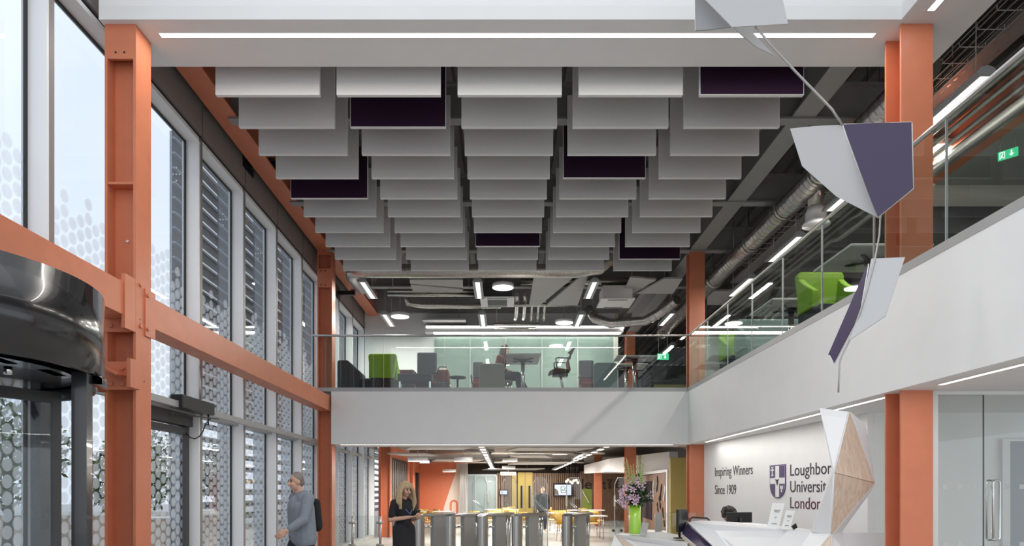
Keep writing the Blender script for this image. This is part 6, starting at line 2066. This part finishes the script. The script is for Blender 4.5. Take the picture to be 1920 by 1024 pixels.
limb(c, [L(-0.11, 0, zf + 0.90), L(0.11, 0, zf + 0.90)], [0.095, 0.095])
limb(c, [L(0, 0.0, zf + 0.84), L(0, -0.05, zf + 0.66), L(0, -0.06, zf + 0.50)], [0.142, 0.132, 0.155])
for A in (armR, armL):
    limb(c, [A[0], A[1], A[1].lerp(A[2], 0.7)], [0.064, 0.054, 0.042])
body_mesh('top', c, M_BURG, t, 0.012, 3)
c = MB()
for A in (legR, legL):
    limb(c, A, [0.115, 0.078, 0.056])
body_mesh('trousers', c, M_TROUS, t, 0.012, 3)
c = MB()
c.ball(HC + up * 0.04 - fd * 0.02, (0.092, 0.092, 0.09), 16, 12)
limb(c, [HC - fd * 0.05 + up * 0.02, HC - fd * 0.08 - up * 0.15, HC - fd * 0.13 - up * 0.33], [0.085, 0.09, 0.05])
for q in (-1, 1):
    limb(c, [HC + sd * q * 0.07 + up * 0.03, HC + sd * q * 0.09 - up * 0.10, HC + sd * q * 0.09 - fd * 0.02 - up * 0.24], [0.04, 0.04, 0.025])
body_mesh('hair', c, M_HAIRD, t, 0.012, 2)
face_parts(t, HC, hf)
for A in (legR, legL):
    q = MB()
    limb(q, [A[2] - up * 0.05, A[2] + fd * 0.17 - up * 0.06], [0.045, 0.035])
    body_mesh('shoe', q, M_BLACK, t, 0.012, 2)
st = thing('stool_chair', 'grey padded seat under the sitting woman', 'chair', L(0, 0.03, zf))
MB().obox(L(0, 0.04, zf + 0.34), (0.44, 0.42, 0.08)).build('seat', M_TAUPE, st, 0.02)
for a, b_ in ((-0.17, -0.13), (0.17, -0.13), (-0.17, 0.2), (0.17, 0.2)):
    MB().tube([L(a, b_, zf), L(a, b_, zf + 0.31)], 0.015, 8).build('leg', M_CHROME, st)

# ---- receptionist behind the desk
yq = 11.6
t = thing('person', 'receptionist with dark curly hair sitting low behind the white desk', 'person', (X(1366, yq), yq, 0.0))
ox, oy = X(1366, yq), yq
fd = Vector((-0.5, -0.86, 0)).normalized()
sd = Vector((-fd.y, fd.x, 0))
HC = L(0, 0.04, 1.10)
b = MB()
hf = fd + Vector((0, 0, -0.5))
head(b, HC, hf, 0.95)
limb(b, [L(0, -0.04, 0.90), L(0, 0.0, 1.02)], [0.052, 0.047])
limb(b, [L(-0.11, -0.04, 0.86), L(0.11, -0.04, 0.86)], [0.09, 0.09])
limb(b, [L(0, -0.04, 0.80), L(0, -0.06, 0.62), L(0, -0.06, 0.48)], [0.13, 0.12, 0.145])
armR = [L(-0.19, -0.03, 0.88), L(-0.22, 0.03, 0.64), L(-0.10, 0.26, 0.72)]
armL = [L(0.19, -0.03, 0.88), L(0.22, 0.03, 0.64), L(0.10, 0.26, 0.72)]
for A in (armR, armL):
    limb(b, A, [0.052, 0.040, 0.028])
    hand(b, A[2], A[2] - A[1], (0, 0, -1), 0.4)
for q in (-1, 1):
    limb(b, [L(0.09 * q, 0, 0.48), L(0.1 * q, 0.4, 0.47), L(0.1 * q, 0.42, 0.08), L(0.1 * q, 0.56, 0.04)], [0.09, 0.06, 0.04, 0.03])
body_mesh('body', b, M_SKIN, t, 0.010, 2)
c = MB()
limb(c, [L(-0.12, -0.04, 0.86), L(0.12, -0.04, 0.86)], [0.10, 0.10])
limb(c, [L(0, -0.04, 0.80), L(0, -0.06, 0.62), L(0, -0.06, 0.48)], [0.145, 0.135, 0.155])
for A in (armR, armL):
    limb(c, [A[0], A[1], A[1].lerp(A[2], 0.7)], [0.066, 0.055, 0.042])
body_mesh('top', c, M_TROUS, t, 0.012, 3)
c = MB()
for k in range(40):
    d = Vector((hr.gauss(0, 1), hr.gauss(0, 1), abs(hr.gauss(0, 1)) - 0.3)).normalized()
    if d.dot(fd) > 0.35 and d.z < 0.5:
        continue
    c.ball(HC + up * 0.03 - fd * 0.02 + d * 0.10, 0.05, 10, 8)
c.ball(HC + up * 0.04 - fd * 0.02, 0.105)
body_mesh('hair', c, M_HAIRD, t, 0.012, 1)
face_parts(t, HC, hf)
st = thing('task_chair', 'black task chair under the receptionist', 'chair', (X(1366, yq), yq, 0))
MB().obox(L(0, 0.0, 0.36), (0.46, 0.44, 0.09)).build('seat', M_BLACK, st, 0.02)
MB().tube([L(0, 0, 0.06), L(0, 0, 0.33)], 0.03, 10).build('gas_column', M_CHROME, st)
for k in range(5):
    a = 2 * PI * k / 5
    MB().beam(L(0, 0, 0.09), L(0.3 * math.cos(a), 0.3 * math.sin(a), 0.03), 0.04, 0.03).build('base_leg', M_BLACK, st)

# blurred dark figure far back, standing before the slatted wall
yq = 26.0
t = thing('person', 'figure in a dark coat standing far back beside the wall screen', 'person', (X(1017, yq), yq, 0))
ox, oy = X(1017, yq), yq
fd = Vector((0.2, -0.98, 0)).normalized()
sd = Vector((-fd.y, fd.x, 0))
HC = L(0, 0.05, 1.60)
b = MB()
head(b, HC, fd)
limb(b, [L(0, 0, 1.40), L(0, 0.03, 1.52)], [0.058, 0.052])
limb(b, [L(-0.12, 0, 1.36), L(0.12, 0, 1.36)], [0.095, 0.095])
limb(b, [L(0, 0, 1.28), L(0, 0, 1.08), L(0, 0, 0.92)], [0.145, 0.13, 0.14])
armR = [L(-0.20, 0, 1.38), L(-0.25, -0.03, 1.10), L(-0.22, 0.08, 0.86)]
armL = [L(0.20, 0, 1.38), L(0.25, -0.03, 1.10), L(0.22, 0.08, 0.86)]
for A in (armR, armL):
    limb(b, A, [0.056, 0.043, 0.03])
    hand(b, A[2], A[2] - A[1], (sd if A is armR else -sd), 0.4)
for q in (-1, 1):
    limb(b, [L(0.09 * q, 0, 0.9), L(0.1 * q, 0.02, 0.48), L(0.1 * q, 0, 0.08), L(0.1 * q, 0.15, 0.04)], [0.095, 0.06, 0.04, 0.032])
body_mesh('body', b, M_SKIN, t, 0.012, 2)
c = MB()
limb(c, [L(-0.12, 0, 1.36), L(0.12, 0, 1.36)], [0.112, 0.112])
limb(c, [L(0, 0, 1.28), L(0, 0, 1.0), L(0, 0, 0.6)], [0.17, 0.165, 0.19])
for A in (armR, armL):
    limb(c, A, [0.078, 0.062, 0.05])
for q in (-1, 1):
    limb(c, [L(0.09 * q, 0, 0.8), L(0.1 * q, 0.02, 0.48), L(0.1 * q, 0, 0.1)], [0.11, 0.08, 0.06])
body_mesh('coat', c, M_TROUS, t, 0.014, 3)
c = MB()
c.ball(HC + up * 0.05 - fd * 0.025, (0.088, 0.09, 0.085))
body_mesh('hair', c, M_HAIRD, t, 0.012, 2)
face_parts(t, HC, fd)

# ================================================================ OUTSIDE
struct('ground_pavement', MB().box(-60, -4.62, -20, 90, -0.25, -0.10), M_PAVE, 'pale pavement outside the glass facade', 'pavement')
t = thing('neighbour_building', 'dark building with white horizontal louvres outside the facade windows', 'building', (-10, 30, -0.1))
MB().prism([(-9.6, 19.7), (-9.6, 60), (-10.8, 60), (-10.1, 20.9)], 'z', 4.2, 13.5).build('wall', M_CONC, t)
for i in range(10):
    zz = 0.10 + 0.43 * i
    MB().box(-9.68, -9.6, 19.7, 60, zz, zz + (0.22 if i < 4 else 0.17)).build('louvre_slat', M_CONC, t)
for i in range(21):
    zz = 4.4 + 0.43 * i
    MB().box(-9.6, -9.5, 19.7, 60, zz, zz + 0.05).build('louvre_slat', M_SLATW, t)
for yy in (19.75, 23.5, 27.5, 31.5, 35.5, 40, 45, 50, 55):
    MB().box(-9.72, -9.6, yy, yy + 0.12, -0.1, 4.3).build('post', M_BROWN, t)


def tree(label, x, y, h, cr, seed):
    t = thing('street_tree', label, 'tree', (x, y, -0.1))
    rr = random.Random(seed)
    MB().tube([(x, y, -0.1), (x + 0.05, y, h * 0.3), (x, y + 0.1, h * 0.62)], [0.11, 0.08, 0.05], 8).build('trunk', M_BARK, t)
    q = MB()
    for k in range(7):
        a = rr.uniform(0, 6.28)
        s_ = Vector((x, y, h * rr.uniform(0.32, 0.6)))
        e2 = s_ + Vector((math.cos(a) * cr * 0.8, math.sin(a) * cr * 0.8, h * 0.22))
        q.tube([s_, s_.lerp(e2, 0.5) + Vector((0, 0, 0.1)), e2], [0.035, 0.022, 0.01], 6)
    q.build('branches', M_BARK, t)
    q = MB()
    for k in range(1700):
        d = Vector((rr.gauss(0, 1), rr.gauss(0, 1), rr.gauss(0, 1))).normalized() * (rr.random() ** 0.4)
        c = Vector((x + d.x * cr, y + d.y * cr, h * 0.66 + d.z * h * 0.33))
        a = Vector((rr.gauss(0, 1), rr.gauss(0, 1), rr.gauss(0, 1))).normalized()
        b_ = a.cross(Vector((rr.gauss(0, 1), rr.gauss(0, 1), rr.gauss(0, 1)))).normalized()
        L_ = rr.uniform(0.05, 0.10)
        q.add([c, c + a * L_ + b_ * L_ * 0.5, c + a * L_ * 2, c + a * L_ - b_ * L_ * 0.5], [(0, 1, 2, 3)])
    tag(q.build('leaves', M_LEAF, t), kind='stuff')


tree('young street tree outside the revolving door', -9.2, 12.6, 3.4, 1.0, 1)
tree('young street tree outside, seen through the side door', -8.4, 15.3, 2.7, 0.9, 2)
tree('young street tree seen between the dark louvres', -13.0, 24.3, 4.0, 1.2, 3)
tree('young street tree seen between the louvres, farther along', -12.5, 29.5, 3.6, 1.2, 4)
t = thing('site_fence', 'pale low wall with a green strip outside the windows', 'wall', (-11, 14, -0.1))
MB().box(-30, -7.2, 17.6, 17.8, -0.1, 0.9).build('wall_panel', M_BUFFS, t)
MB().box(-30, -7.2, 17.55, 17.85, 0.9, 1.0).build('coping', M_TRIM, t)
t = thing('bike_stand', 'bent steel stand outside the side door', 'stand', (-6.0, 11.6, -0.1))
MB().tube([(-6.3, 12.0, -0.1), (-6.3, 12.0, 0.95), (-6.2, 12.0, 1.05), (-5.8, 12.0, 1.05), (-5.7, 12.0, 0.95), (-5.7, 12.0, -0.1)], 0.03, 10).build('hoop', M_CHROME, t)
